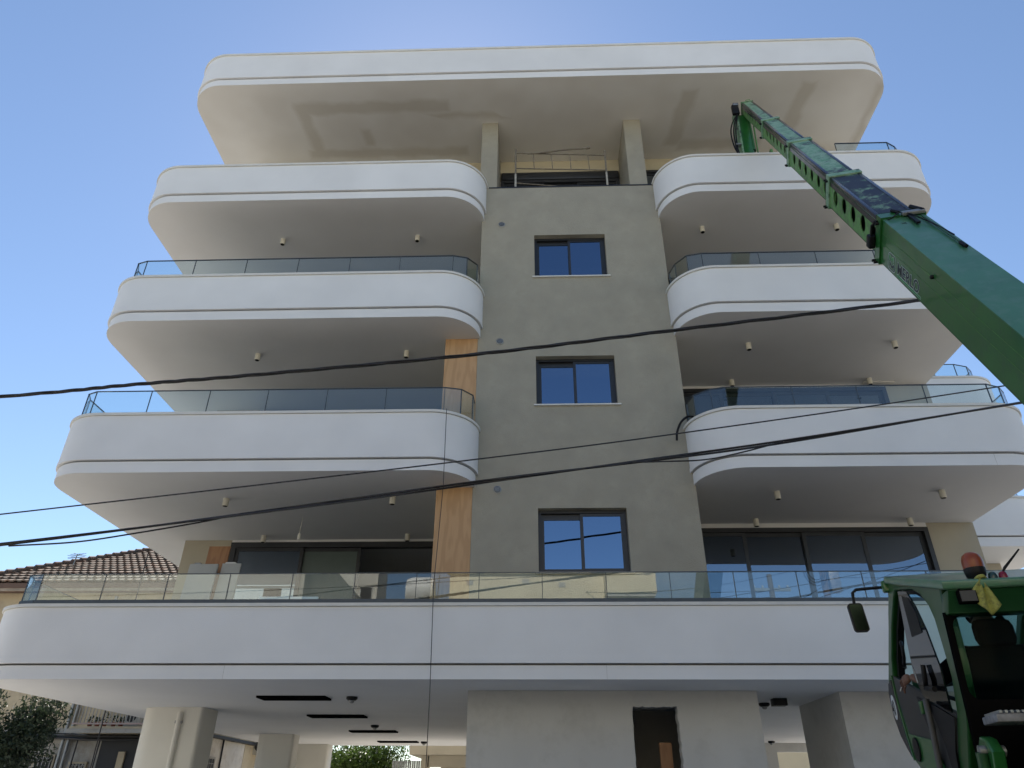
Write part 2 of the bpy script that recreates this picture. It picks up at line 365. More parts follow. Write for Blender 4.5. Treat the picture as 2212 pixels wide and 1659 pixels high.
# timber veneer panels beside the tower (second and third floor balconies)
for z0, z1 in ((6.92, 10.008), (3.42, 6.663)):
    box('veneer_panel', -1.855, TX0-.004, YT+.012, YT+.05, z0, z1, M_wood, B)
    box('pier', -1.85, TX0-.004, YT+.052, 15.5, z0, z1, M_beige, B)

# body walls, rear and partitions
for z0, z1 in ((3.42, 6.663), (6.90, 10.008), (10.24, 13.308)):
    box('side_wall', -7.95, -7.72, 15.742, 25.6, z0, z1, M_beige, B)
    box('side_wall', 8.88, 9.1, 14.852, 25.6, z0, z1, M_beige, B)
    box('front_wall', -7.95, -6.87, 15.5, 15.74, z0, z1, M_beige, B)
    box('front_wall', 8.13, 9.1, 14.6, 14.85, z0, z1, M_beige, B)
    box('partition', -7.7, 8.86, 19.6, 19.8, z0, z1, M_room, B)
    box('partition', -2.0, -1.86, 15.502, 19.58, z0, z1, M_room, B)
    box('wing_wall', 9.12, 11.3, 17.6, 17.85, z0, z1, M_beige, B)
    box('rear_wall', -7.7, 8.86, 25.4, 25.6, z0, z1, M_beige, B)
for x0, x1 in ((-1.31, -.88), (2.46, 2.905)):
    box('roof_fin', x0, x1, 13.0, 14.36, 13.515, 17.368, M_tower, B, bev=.012)
box('lintel', -7.9, 8.9, 14.38, 14.7, 16.93, 17.365, M_beam, B)
box('shutter_box', -.86, 2.45, 14.33, 14.62, 16.62, 16.92, M_alu, B, bev=.06)
box('terrace_wall', -7.9, -6.0, 14.4, 14.7, 13.52, 16.925, M_beige, B); box('terrace_wall', 6.4, 8.9, 14.4, 14.7, 13.52, 16.925, M_beige, B)
box('terrace_side_wall', 8.66, 8.9, 14.72, 25, 13.52, 17.36, M_beige, B); box('terrace_side_wall', -7.9, -7.7, 14.72, 25, 13.52, 17.36, M_beige, B)

def glazing(x0, x1, Y, z0, z1, stiles, fr=.09, doors=M_glass_door, frost=(), open_=()):
    """sliding door set: outer frame (part) with a sash and pane per bay"""
    bm = bmesh.new()
    for a, b, c, d in ((x0, x1, z1-fr, z1), (x0, x1, z0, z0+fr), (x0, x0+fr, z0+fr, z1-fr), (x1-fr, x1, z0+fr, z1-fr)): a_box(bm, a, b, Y-.05, Y+.1, c, d)
    g = obj('sliding_door_frame', bm, M_alu, B)
    xs = [x0+fr]+stiles+[x1-fr]
    for k, (a, b) in enumerate(zip(xs, xs[1:])):
        if k in open_: continue
        y = Y+.005+.055*(k % 2); a2 = a-(.035 if k else 0); b2 = b+(.035 if k < len(xs)-2 else 0); s = .075
        bm = bmesh.new()
        for e in ((a2, b2, z1-fr-s, z1-fr-.002), (a2, b2, z0+fr+.002, z0+fr+s), (a2, a2+s, z0+fr+s, z1-fr-s), (b2-s, b2, z0+fr+s, z1-fr-s)): a_box(bm, e[0], e[1], y-.02, y+.02, e[2], e[3])
        obj('door_sash', bm, M_alu, g)
        box('pane', a2+s-.005, b2-s+.005, y-.004, y+.004, z0+fr+s-.005, z1-fr-s+.005, M_frost if k in frost else doors, g)
    return g
glazing(-6.86, -2.0, 15.5, 3.42, 6.60, [-5.24, -3.96], fr=.12, frost=(1,), open_=(2,))
glazing(3.0, 8.12, 14.6, 3.42, 6.56, [4.335, 5.56, 6.775])
glazing(3.0, 8.12, 14.6, 6.90, 9.93, [4.335, 5.56, 6.775])
glazing(-6.86, -2.0, 15.5, 6.90, 9.93, [-5.24, -3.96])
glazing(-6.86, -2.0, 15.5, 10.24, 13.23, [-5.24, -3.96])
glazing(3.0, 8.12, 14.6, 10.24, 13.23, [4.335, 5.56, 6.775])
glazing(-.86, 2.44, 14.40, 13.55, 16.6, [.3, 1.3])
glazing(2.92, 6.38, 14.40, 13.55, 16.9, [4.1, 5.2]); glazing(-5.98, -1.33, 14.40, 13.55, 16.9, [-4.6, -3.0])
for z0, z1, ya, xa, xb in ((6.60, 6.662, 15.5, -6.86, -1.87), (6.565, 6.662, 14.6, 3.0, 8.12), (9.935, 10.006, 14.6, 3.0, 8.12)):
    box('white_trim', xa, xb, ya-.02, ya+.12, z0+.002, z1, M_white, B)
# grey squared pipe sleeve over right door (light strip seen through the dark glass)

# ------------------------------------------------------------------ glass railings
def railing(path, z0, z1, seams, base=False, label=None):
    """path: list of plan points; seams: x positions along the straight run where panes meet"""
    rl = None; th = .017; pts = [Vector((p[0], p[1], 0)) for p in path]; segs = []
    for a, b in zip(pts, pts[1:]):
        if abs(a.y-b.y) < .03 and abs(b.x-a.x) > 1.3:
            cut = [a]+[Vector((s, a.y, 0)) for s in seams if min(a.x, b.x)+.1 < s < max(a.x, b.x)-.1]+[b]
        else: cut = [a, b]
        segs += list(zip(cut, cut[1:]))
    def F(a, b):
        d = (b-a).normalized(); n = Vector((-d.y, d.x, 0)); return lambda c: a + d*c.x + n*c.y + Vector((0,0,c.z))
    bm = bmesh.new()
    for a, b in zip(pts, pts[1:]):
        a_box(bm, 0, (b-a).length, -.014, .014, z1, z1+.012, F(a, b))
    rl = obj('glass_railing', bm, M_rail, B)
    if label: rl['label'] = label
    if base:
        bm = bmesh.new()
        for a, b in zip(pts, pts[1:]): a_box(bm, 0, (b-a).length, -.035, .035, z0-.10, z0, F(a, b))
        obj('base_channel', bm, M_rail, rl)
    for k, (a, b) in enumerate(segs):
        L = (b-a).length; f = F(a, b)
        box('glass_pane', .0055, L-.0055, -th/2, th/2, z0+.001, z1-.001, M_glass_rail, rl, F=f)
        box('edge_seal', -.005, .005, -th/2-.002, th/2+.002, z0+.001, z1-.001, M_rail, rl, F=f)
    return rl
yr = 11.78
railing([(-8.75, 20), (-8.75, 12.1), (-8.62, 11.86), (-8.38, yr), (-1.70, yr), (-1.41, 11.86), (-1.21, 12.1), (-1.2, 12.42)], 11.0, 11.70, [-7.3, -6.17, -5.04, -3.92, -2.84], label='glass railing of the left middle balcony')
railing([(-8.82, 20), (-8.82, 12.1), (-8.72, 11.88), (-8.50, yr), (-1.71, yr), (-1.40, 11.86), (-1.2, 12.1), (-1.195, 12.42)], 7.7, 8.43, [-7.41, -6.26, -5.12, -3.97, -2.83], label='glass railing of the left lowest upper balcony')
railing([(3.0, 12.42), (3.07, 12.12), (3.27, 11.85), (3.57, yr), (8.4, yr), (8.7, 11.86), (8.93, 12.12), (8.95, 14.5)], 11.0, 11.64, [4.76, 5.94, 7.15], label='glass railing of the right middle balcony')
railing([(2.99, 12.42), (3.06, 12.08), (3.33, 11.85), (3.6, yr), (8.42, yr), (8.72, 11.9), (8.93, 12.12), (8.95, 14.5)], 7.7, 8.36, [4.83, 6.03, 7.25], label='glass railing of the right lowest upper balcony')
railing([(7.1, 11.82), (8.3, 11.82), (8.53, 11.95), (8.68, 12.1), (8.75, 12.6), (8.75, 18)], 14.3, 14.93, [], label='short glass railing on the right end of the topmost balcony')
railing([(-8.75, 25), (-8.75, 12.2), (-8.62, 11.86), (-8.33, yr), (9.05, yr)], 4.44, 4.865, [-7.25, -6.18, -5.13, -4.07, -3.02, -1.99, -.95, .09, 1.14, 2.18, 3.22, 4.24, 5.29, 6.33, 7.37, 8.4], base=True, label='long glass railing with dark base above the ground floor')
railing([(9.3, 16.42), (11.1, 16.42), (11.5, 16.55), (11.75, 16.8), (11.8, 20)], 11.0, 11.64, [10.3], label='glass railing of the right wing, middle balcony')
railing([(9.3, 16.42), (11.1, 16.42), (11.5, 16.55), (11.75, 16.8), (11.8, 20)], 7.95, 8.4, [10.3], base=True, label='glass railing of the right wing, lowest upper balcony')

# ------------------------------------------------------------------ ground floor
box('core_wall', TX0, 1.54, 12.9, 13.12, .14, 3.198, M_wallw, B)
# rough opening edges: jagged outline
def jag(x0, z0, z1, n, amp): return [(x0+random.uniform(-amp, amp), z0+(z1-z0)*i/n) for i in range(n+1)]
left = jag(1.545, .14, 2.95, 30, .004); right = jag(2.29, 2.93, .14, 60, .016)
top = [(1.56+i*.72/26, 2.955+random.uniform(-.012, .008)) for i in range(27)]
plate('core_wall', [(1.5405, .14), (1.5405, 3.197), (3.62, 3.197), (3.62, .14)]+right[::-1]+top[::-1]+left[::-1][1:], [], .22, (0, 13.01, 0), (1,0,0), (0,0,1), M_wallw, B)
box('core_side', TX0, TX0+.2, 13.13, 24.6, .14, 3.198, M_wallw, B); box('core_side', 3.42, 3.62, 13.13, 24.6, .14, 3.198, M_wallw, B)
box('core_inner_wall', TX0+.21, 3.4, 16, 16.2, .14, 3.197, M_room, B)
box('pier_wall', 5.0, 9.1, 13.0, 15.1, .14, 3.198, M_wallw, B)
box('rear_wall', 3.63, 7.35, 25.0, 25.2, .14, 3.198, M_wallw, B); box('rear_wall', 8.35, 9.1, 25.0, 25.2, .14, 3.198, M_wallw, B)
box('door_lintel', 7.35, 8.35, 25.0, 25.2, 2.95, 3.198, M_wallw, B)
tag(box('timber_plank', 2.0, 2.2, 13.3, 13.36, .14, 2.45, M_board), 'dark reddish plank standing inside the rough doorway', 'plank')
def column(x0, x1, y0, y1, label):
    w = y1-y0; bm = bmesh.new()
    a_prism(bm, rounded(x0, x1, y0, y1, (w*.45, .08, .08, w*.45), 8), .14, 3.198); c = obj('pilotis_column', bm, M_col, None, 40)
    tag(c, label, 'column', 'columns under the building'); return c
c1 = column(-8.03, -6.72, 15.45, 16.25, 'nearest broad white column with a pipe chase down its face')
lathe('downpipe', [(.05, .14), (.05, 3.1)], (-7.16, 15.42, 0), M_col, c1, n=14)
box('pipe_clip', -7.23, -7.09, 15.40, 15.455, 2.9, 2.95, M_grey, c1)
column(-7.95, -6.88, 22.1, 22.7, 'middle white column in the row under the building')
c3 = column(-8.1, -6.95, 26.2, 26.8, 'farthest white column with a slim pipe on its left')
lathe('downpipe', [(.045, .14), (.045, 3.15)], (-8.2, 26.2, 0), M_col, c3, n=12)
for k, (y, w) in enumerate(((13.6, '') , (16.8, ''), (20.75, ''), (24.6, ''))):
    g = ('nearest', 'second', 'third', 'farthest')[k]
    tag(box('linear_ceiling_slot', -5.02, -3.78, y, y+.46, 3.165, 3.1985, M_slot), g+' long black slot light on the underside above the columns', 'ceiling light', 'black slot lights under the building')
def dome(x, y, label):
    t = lathe('ceiling_dome', [(.10, 0), (.10, -.035), (.07, -.06)], (x, y, 3.197), M_black, None, n=18)
    lathe('lens', [(.05, 0), (.045, -.03), (.02, -.045)], (x, y, 3.137), M_grey, t, n=14)
    tag(t, label, 'ceiling camera', 'small black domes on the ground floor ceiling')
dome(-3.33, 13.75, 'small black ceiling dome beside the nearest slot light'); dome(-4.03, 19.3, 'small black ceiling dome between the second and third slot lights')
dome(-3.6, 24.9, 'small black ceiling dome beside the farthest slot light'); dome(4.2, 14.6, 'small black ceiling dome in the passage beside the square black box')
dome(7.0, 24.2, 'small black ceiling dome deep in the passage by the far doorway')
tag(box('ceiling_box', 4.16, 4.40, 13.85, 14.05, 3.08, 3.197, M_black, bev=.005), 'small square black box on the passage ceiling', 'ceiling box')

# ------------------------------------------------------------------ soffit spotlights
def spot(x, y, z, label):
    t = lathe('ceiling_spotlight', [(.057, 0), (.057, -.145), (.053, -.15)], (x, y, z+.0), M_spot, None, n=18)
    lathe('lamp_recess', [(.044, 0), (.043, -.003)], (x, y, z-.15), M_black, t, n=16)
    tag(t, label, 'spotlight', 'cream cylinder spotlights under the balconies')
for lv, nm in ((4, 'topmost'), (3, 'middle'), (2, 'lowest upper')):
    S = LV[lv][0]-.001
    spot(-6.03, 12.95, S, 'cream cylinder spotlight under the %s left balcony, left of its front pair' % nm)
    spot(-2.76, 12.92, S, 'cream cylinder spotlight under the %s left balcony, right of its front pair' % nm)
    spot(4.0 if lv == 4 else 4.55, 12.8, S, 'cream cylinder spotlight under the %s right balcony, left of its front pair' % nm)
    spot(7.12 if lv == 4 else 7.6, 12.8, S, 'cream cylinder spotlight under the %s right balcony, right of its front pair' % nm)
for lv, nm in ((3, 'middle'), (2, 'lowest upper')):
    S = LV[lv][0]-.001
    spot(4.55, 14.33, S, 'cream spotlight close to the glass doors under the %s right balcony, left one' % nm); spot(7.68, 14.33, S, 'cream spotlight close to the glass doors under the %s right balcony, right one' % nm)
spot(-6.05, 15.2, 6.664, 'cream spotlight close to the glass doors under the lowest upper left balcony, left one'); spot(-2.83, 15.15, 6.664, 'cream spotlight close to the glass doors under the lowest upper left balcony, right one')
p = tag(tube('pendant_lamp', [(-4.83, 14.0, 6.664), (-4.85, 14.01, 6.3)], .006, M_spot), 'bare lamp holder hanging on a thin wire over the left balcony', 'lamp')
lathe('lamp_holder', [(.028, 0), (.03, .02), (.03, .11), (.018, .13)], (-4.85, 14.01, 6.18), M_cap, p, n=12)

# ------------------------------------------------------------------ things on the balconies
def leaner(name, x0, x1, y, z0, z1, lean, th, m, label, cat):
    F = lambda c: Vector((c.x, c.y + (c.z-z0)*lean, c.z))
    return tag(box(name, x0, x1, y, y+th, z0, z1, m, F=F, bev=.002), label, cat)
leaner('leaning_board', -6.72, -6.17, 13.3, 3.9, 5.54, .12, .05, M_boardw, 'wide pale grey board leaning at the left end of the balcony', 'board')
leaner('leaning_board', -6.13, -5.76, 13.40, 3.9, 5.58, .12, .04, M_boardw, 'narrower pale grey board leaning beside the wide one', 'board')
leaner('brown_board', -6.58, -6.15, 13.72, 3.9, 6.0, .06, .03, M_board, 'reddish brown board with a small hole behind the pale boards', 'board')
tag(box('wrapped_bundle', -6.10, -5.88, 13.62, 13.8, 5.53, 5.62, M_cap, bev=.03), 'small white wrapped bundle on top of the narrow leaning board', 'bundle')
tag(box('wrapped_bundle', -6.66, -6.52, 13.52, 13.66, 5.5, 5.58, M_grey, bev=.025), 'tiny grey bundle behind the top of the wide leaning board', 'bundle')
tag(box('white_panel', -4.9, -3.85, 12.6, 12.64, 4.0, 4.69, mat('white_sheet', (.8,.82,.82), .5)), 'bright white sheet standing behind the long glass railing', 'panel')
tag(tube('corrugated_hose', smooth_path([(3.05, 12.3, 8.02), (2.93, 12.25, 7.99), (2.80, 12.26, 7.88), (2.71, 12.28, 7.68), (2.69, 12.3, 7.52)]), .022, M_black), 'black hose bending over the left end of the right balcony', 'hose')
tag(box('timber_offcut', 7.6, 8.3, 14.42, 14.56, 9.975, 10.003, M_cap, bev=.004), 'thin pale offcut fixed under the middle right balcony soffit', 'timber')

# ladder-like scaffold frame on the roof terrace
sf = tag(empty('scaffold_frame', (.76, 13.0, 13.5)), 'rusty scaffold frame standing on the terrace between the two fins', 'scaffold')
M_rust = mat('rusty_tube', (.17,.15,.12), .8, .35, 12, .3, 80); M_zinc = mat('splashed_tube', (.36,.35,.32), .7, .3, 15, .3, 80)
for x, zt in ((-.41, 16.33), (1.90, 16.18)):
    tube('upright', [(x, 13.0, 15.4), (x, 13.0, zt)], .024, M_rust, sf, 10); tube('upright', [(x, 13.0, 13.5), (x, 13.0, 15.4)], .027, M_zinc, sf, 10)
for za, zb in ((16.18, 16.03), (15.62, 15.49), (15.1, 14.78)): tube('cross_rail', [(-.40, 13.0, za), (1.89, 13.0, zb)], .015, M_rust, sf, 8)
for k in range(4):
    x = .05+k*.47; tube('rung', [(x, 13.0, 16.15-.065*(x+.4)), (x+.02, 13.0, 15.60-.055*(x+.4))], .012, M_rust, sf, 6)
tag(tube('bent_bar', smooth_path([(-.1, 12.99, 16.14), (.2, 12.97, 16.13), (.8, 12.95, 16.2), (1.35, 12.95, 16.24), (1.52, 12.95, 16.27)]), [.02]*20+[.035]*5, M_rust), 'bent rusty bar lying on top of the scaffold frame', 'bar')

# ------------------------------------------------------------------ overhead cables
def cable(name, pts, strands, r, twist, label, parent=None, ofs=None):
    P = smooth_path(pts, 24); root = None
    for s in range(strands):
        if strands == 1: Q = P
        else:
            Q = []
            for i, p in enumerate(P):
                a = twist*i*.5 + 2*math.pi*s/strands
                Q.append(p+Vector((0, math.cos(a), math.sin(a)))*r*1.08)
        if root is None: root = obj(name, tube_pts(Q, r, 6), M_cable, parent, 60); tag(root, label, 'cable')
        else: obj('strand', tube_pts(Q, r, 6), M_cable, root, 60)
    return root
cable('overhead_cable', [(-22.00, 8.25, 5.63), (-12.83, 8.25, 5.95), (-7.29, 8.25, 6.33), (-5.54, 8.25, 6.49), (-3.77, 8.25, 6.63), (-0.72, 8.25, 6.92), (1.92, 8.25, 7.26), (5.43, 8.25, 7.71), (9.17, 8.25, 8.25), (14.67, 8.25, 9.02)], 3, .0135, .8, 'thick twisted black cable bundle, uppermost across the facade')
cable('overhead_cable', [(-24, 9, 3.2), (-14, 9, 4.15), (-7.26, 9, 4.92), (-4.03, 9, 5.29), (-.74, 9, 5.68), (1.96, 9, 6.03), (6.76, 9, 6.75), (16, 9, 8.3)], 1, .010, 0, 'thin single black wire, middle one across the facade')
cable('overhead_cable', [(-24, 9, 3.1), (-14, 9, 3.75), (-7.1, 9, 4.50), (-3.16, 9, 5.0), (-.48, 9, 5.37), (1.29, 9, 5.60), (3.47, 9, 5.90), (6.87, 9, 6.47), (16, 9, 8.0)], 2, .015, .12, 'double black cable, lowest across the facade')
cable('slack_cable', [(-7.0, 9.03, 4.49), (-6.1, 9.03, 4.54), (-5.3, 9.03, 4.66), (-4.5, 9.03, 4.80), (-4.2, 9.02, 4.86)], 1, .011, 0, 'short slack cable leaving the lowest double cable at the left')
cable('slack_cable', [(1.29, 8.97, 5.59), (1.75, 8.97, 5.60), (2.3, 8.97, 5.62), (2.8, 8.97, 5.72), (3.4, 8.97, 5.88)], 1, .010, 0, 'slack cable dipping under the lowest double cable near the tower')
tag(tube('hanging_string', [(-1.62, 11.53, 7.84), (-1.60, 11.52, 6.3), (-1.66, 11.5, 4.6), (-1.62, 11.5, 3.0), (-1.60, 11.5, .2)], .006, M_cable), 'thin dark string hanging from the left balcony down across the long fascia', 'string')
tag(tube('loose_wire', [(-9.13, 16.2, 6.6), (-9.14, 16.2, 3.2), (-9.13, 16.2, .2)], .012, M_cable), 'dark cord hanging down at the left side in front of the old house', 'cord')

# ------------------------------------------------------------------ old house on the left with pyramid tiled roof
H = tag(empty('old_house', (-13.4, 25, 0)), 'old beige two storey house with a brown tiled roof at the left', 'house')
M_hw = mat('old_house_wall', (.50,.42,.29), .9, .12, 1.2, .2, 60, dirt=(.40,.33,.24), dirt_amt=.4, wp=True)
M_hw2 = mat('old_house_grey_wall', (.40,.38,.34), .9, .12, 1.2, .2, 60, dirt=(.30,.27,.23), dirt_amt=.4, wp=True)
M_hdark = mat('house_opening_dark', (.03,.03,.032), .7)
hx0, hx1, hy = -16.6, -10.4, 21.5
box('upper_wall', hx0, hx1, hy, 31, 3.3, 7.0, M_hw, H); box('lower_wall', hx0, hx1, hy+.02, 31, 0, 3.3, M_hw2, H)
# roof body + tiles on the front and right slopes
ap = Vector((-14.45, 26.2, 9.75)); e = [Vector((-17.2, 20.9, 7.15)), Vector((-9.85, 20.9, 7.15)), Vector((-9.85, 31.5, 7.15)), Vector((-17.2, 31.5, 7.15))]
bm = bmesh.new(); v = [bm.verts.new(p) for p in e]+[bm.verts.new(ap)]+[bm.verts.new(p-Vector((0,0,.14))) for p in e]
for i in range(4): j = (i+1) % 4; bm.faces.new((v[i], v[j], v[4])); bm.faces.new((v[5+i], v[5+j], v[j], v[i]))
bm.faces.new((v[8], v[7], v[6], v[5])); roof = obj('roof', bm, mat('roof_underlay', (.14,.09,.07), .9), H)
box('fascia_board', -17.1, -9.95, 20.93, 20.98, 6.93, 7.12, mat('old_eave', (.30,.25,.20), .8, .2, 4), H)
M_tile = mat('clay_tile', (.165,.10,.072), .9, .4, 2.2, .3, 40, dirt=(.10,.085,.07), dirt_amt=.8, wp=True)
def tile_mesh(w, l, t=.045):
    bm = bmesh.new(); n = 6; rows = []
    for yy, zz in ((0, .06), (l, .0)):
        rows.append([bm.verts.new((w*i/n, yy, zz+.024*math.sin(math.pi*min(1, i/n*1.5)) if i/n < .67 else zz)) for i in range(n+1)])
    bot = [bm.verts.new((q.co.x, 0, q.co.z-t)) for q in rows[0]]
    for i in range(n): bm.faces.new((rows[0][i], rows[0][i+1], rows[1][i+1], rows[1][i])); bm.faces.new((bot[i], bot[i+1], rows[0][i+1], rows[0][i]))
    me = bpy.data.meshes.new('tile'); bm.to_mesh(me); bm.free(); me.materials.append(M_tile); return me
TW, TL = .24, .40; tm = tile_mesh(TW, TL+.03)
Vs = (Vector((ap.x, ap.y, ap.z))-Vector((ap.x, 20.9, 7.15))); sl = Vs.length; Vd = Vs.normalized(); Ud = Vector((1,0,0)); Nd = Ud.cross(Vd)
rows = int(sl/TL); rp = wpos(roof); tiles = []
for r_ in range(rows+1):
    t = (r_*TL)/sl; xa = e[0].x+(ap.x-e[0].x)*t; xb = e[1].x+(ap.x-e[1].x)*t
    k = int(math.ceil((xa-ap.x)/TW))
    while ap.x+k*TW < xb-.1:
        x = ap.x+k*TW; o_ = Vector((x, 20.88, 7.16))+Vd*(r_*TL)+Nd*.012
        tiles.append((o_, random.uniform(-.012, .012))); k += 1
tiles.sort(key=lambda q: q[0].y)
for i, (p_, j) in enumerate(tiles[:300]):
    o = bpy.data.objects.new('tile', tm); link(o, roof)
    m4 = Matrix((( Ud.x, Vd.x, Nd.x, 0), (Ud.y, Vd.y, Nd.y, 0), (Ud.z, Vd.z, Nd.z, 0), (0,0,0,1)))
    o.matrix_local = Matrix.Translation(p_-rp) @ m4 @ Matrix.Rotation(j*2, 4, 'Z') @ Matrix.Rotation(j, 4, 'X')
bm = bmesh.new()
for p_, j in tiles[300:]:
    m4 = Matrix.Translation(p_) @ Matrix((( Ud.x, Vd.x, Nd.x, 0), (Ud.y, Vd.y, Nd.y, 0), (Ud.z, Vd.z, Nd.z, 0), (0,0,0,1)))
    t_ = bmesh.new(); t_.from_mesh(tm); t_.transform(m4); me_ = bpy.data.meshes.new('t'); t_.to_mesh(me_); t_.free(); bm.from_mesh(me_); bpy.data.meshes.remove(me_)
if len(tiles) > 300: tag(obj('upper_tiles', bm, M_tile, roof), kind='stuff')
for c0 in (e[0], e[1]):
    n = 22
    for i in range(n):
        a, b = c0.lerp(ap, i/n), c0.lerp(ap, (i+1.12)/n)
        if i < n: obj('hip_tile', tube_pts([a+Vector((0,0,.10)), b+Vector((0,0,.07))], [.12, .095], 8), M_tile, roof, 60)
# antenna
an = tag(tube('tv_antenna', [(-15.55, 23.2, 8.0), (-15.5, 23.2, 8.72)], .018, M_grey), 'small television antenna on the old tiled roof', 'antenna')
for k, (dz, L) in enumerate(((0, .30), (-.07, .24), (.05, .2))):
    for s in (0, 60, 120): obj('rod', tube_pts([Vector((-15.5, 23.2, 8.68+dz))+Vector((math.cos(R(s+k*20)), math.sin(R(s+k*20)), .25))*L*q for q in (-1, 1)], .008, 5), M_grey, an)
# house balcony with railing
box('balcony_slab', -12.5, -10.2, 20.6, 21.49, 3.13, 3.26, M_hw, H); box('balcony_slab_lip', -12.52, -10.2, 20.55, 20.598, 3.10, 3.2, M_hw2, H)
rail = box('balcony_rail', -12.47, -10.2, 20.62, 20.66, 3.31, 3.35, mat('pinkish_paint', (.40,.30,.27), .6), H)
box('top_rail', -12.47, -10.2, 20.62, 20.66, 4.02, 4.06, M_zinc, rail)
for k in range(24): box('baluster', -12.45+k*.095, -12.432+k*.095, 20.63, 20.65, 3.352, 4.018, M_zinc, rail)
for x, h in ((-12.1, .16), (-11.9, .13), (-11.7, .5), (-11.45, .18), (-11.25, .14)):
    po = lathe('flower_pot', [(.05, 0), (.07, .12)], (x, 20.85, 3.262), mat('clay_pot', (.30,.10,.06), .8), None, n=10)
    tag(po, 'clay pot on the old house balcony, %s' % {-12.1: 'leftmost', -11.9: 'second from left', -11.7: 'holding the tall dark plant', -11.45: 'right of the tall plant', -11.25: 'next to the air conditioner'}[x], 'pot', 'pots on the old house balcony')
    bm = bmesh.new()
    for q in range(26):
        c_ = Vector((x+random.gauss(0,.05), 20.85+random.gauss(0,.04), 3.38+random.random()*h)); d_ = Vector((random.gauss(0,1), random.gauss(0,1), random.gauss(0,1))).normalized()*.04; s_ = d_.orthogonal().normalized()*.02
        bm.faces.new([bm.verts.new(c_+w) for w in (d_, s_, -d_, -s_)])
    obj('plant', bm, mat('pot_leaf', (.03,.06,.03), .7), po)
ac = tag(box('air_conditioner', -11.15, -10.75, 20.8, 21.05, 3.27, 3.75, mat('ac_white', (.45,.44,.40), .6), bev=.015), 'white air conditioner unit on the old house balcony', 'air conditioner')
lathe('fan_grille', [(.14, 0), (.14, .01)], (-10.98, 20.8, 3.52), M_hdark, ac, axis=(0,-1,0))
# downpipes, window openings and dark carport panel
for x in (-13.05, -12.9): tube('drain_pipe', [(x, 21.42, .1), (x, 21.42, 6.6)], .045, M_grey, H)
tube('roof_drain', [(-12.6, 21.3, 6.85), (-12.75, 21.4, 6.4), (-12.55, 21.42, 5.9), (-12.55, 21.42, 4.4)], .05, M_grey, H)
for x0, x1, z0, z1 in ((-13.74, -13.16, 1.3, 2.63), (-12.75, -12.24, 1.3, 2.46)):
    w = box('window', x0, x1, 21.44, 21.515, z0, z1, M_hw, H); box('dark_glass', x0+.05, x1-.05, 21.43, 21.45, z0+.05, z1-.05, M_hdark, w)
    for k in range(5): box('bar', x0+.08+k*(x1-x0-.16)/4-.008, x0+.08+k*(x1-x0-.16)/4+.008, 21.40, 21.42, z0+.05, z1-.05, M_zinc, w)
    for k in range(4):
        bm = bmesh.new(); a_ring(bm, circle((x0+x1)/2-.2+k*.13, 0, .06, 12), circle((x0+x1)/2-.2+k*.13, 0, .045, 12), 0, .01)
        for q in bm.verts: q.co = Vector((q.co.x, 21.40-q.co.z, z1-.13+q.co.y))
        obj('scroll', bm, M_zinc, w)
w = box('window', -15.2, -14.2, 21.44, 21.515, 4.4, 5.8, M_hw2, H); box('dark_glass', -15.1, -14.3, 21.43, 21.45, 4.5, 5.7, M_hdark, w)
w = box('window', -12.2, -11.3, 21.44, 21.515, 4.2, 5.9, M_boardw, H); box('shutter', -12.1, -11.4, 21.42, 21.45, 4.3, 5.8, mat('pale_shutter', (.62,.62,.60), .6), w)
box('carport_shade_panel', -11.95, -10.45, 21.40, 21.46, .2, 3.0, M_hdark, H); box('carport_post', -11.38, -11.2, 21.34, 21.395, .2, 2.7, M_hw, H)  # flat dark panel stands in for the shade inside the carport
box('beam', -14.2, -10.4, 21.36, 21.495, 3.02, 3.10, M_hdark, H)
tube('wall_cable', smooth_path([(-16, 21.33, 3.12), (-13.4, 21.33, 3.14), (-12.2, 21.3, 3.08), (-10.4, 21.33, 3.06)]), .02, M_cable, H, 6)
tube('wall_cable', smooth_path([(-16, 21.3, 2.98), (-13.4, 21.33, 3.03), (-12.2, 21.3, 2.99), (-10.4, 21.33, 3.0)]), .03, M_cable, H, 6)
tube('wall_cable', [(-12.62, 21.38, 3.0), (-12.66, 21.38, .2)], .02, M_cable, H, 6); tube('wall_cable', [(-12.0, 21.38, 3.0), (-12.05, 21.38, .2)], .018, M_cable, H, 6)
# right hand side wall details (seen between the columns)
M_side_w = mat('white_side_render', (.60,.56,.50), .9, .08, 1.4, .15, 60, dirt=(.45,.40,.34), dirt_amt=.2, wp=True)
box('side_cladding', hx1+.001, hx1+.05, 22.4, 27.8, 0, 3.28, M_side_w, H); box('side_cladding', hx1+.001, hx1+.06, 27.81, 29.6, 0, 3.28, M_hw, H)
box('side_cornice', hx1+.002, hx1+.2, 22.4, 29.6, 3.285, 3.37, M_hdark, H)
tube('wall_cable', [(hx1+.09, 25.75, 3.28), (hx1+.09, 25.75, .2)], .03, M_cable, H, 6)
w = box('window', hx1+.05, hx1+.09, 23.6, 25.35, 1.4, 2.76, M_hw2, H); box('dark_glass', hx1+.085, hx1+.10, 23.68, 25.27, 1.48, 2.7, M_hdark, w)
for k in range(9): box('bar', hx1+.10, hx1+.12, 23.7+k*.19, 23.715+k*.19, 1.48, 2.7, M_zinc, w)
for k in range(5): box('bar', hx1+.12, hx1+.135, 23.68, 25.27, 1.6+k*.24, 1.615+k*.24, M_zinc, w)
lathe('wall_plaque', [(.0, .03), (.10, .028), (.13, .03), (.17, .012), (.17, 0)], (hx1+.05, 24.1, 2.98), mat('terracotta', (.38,.16,.07), .8), H, axis=(1,0,0))
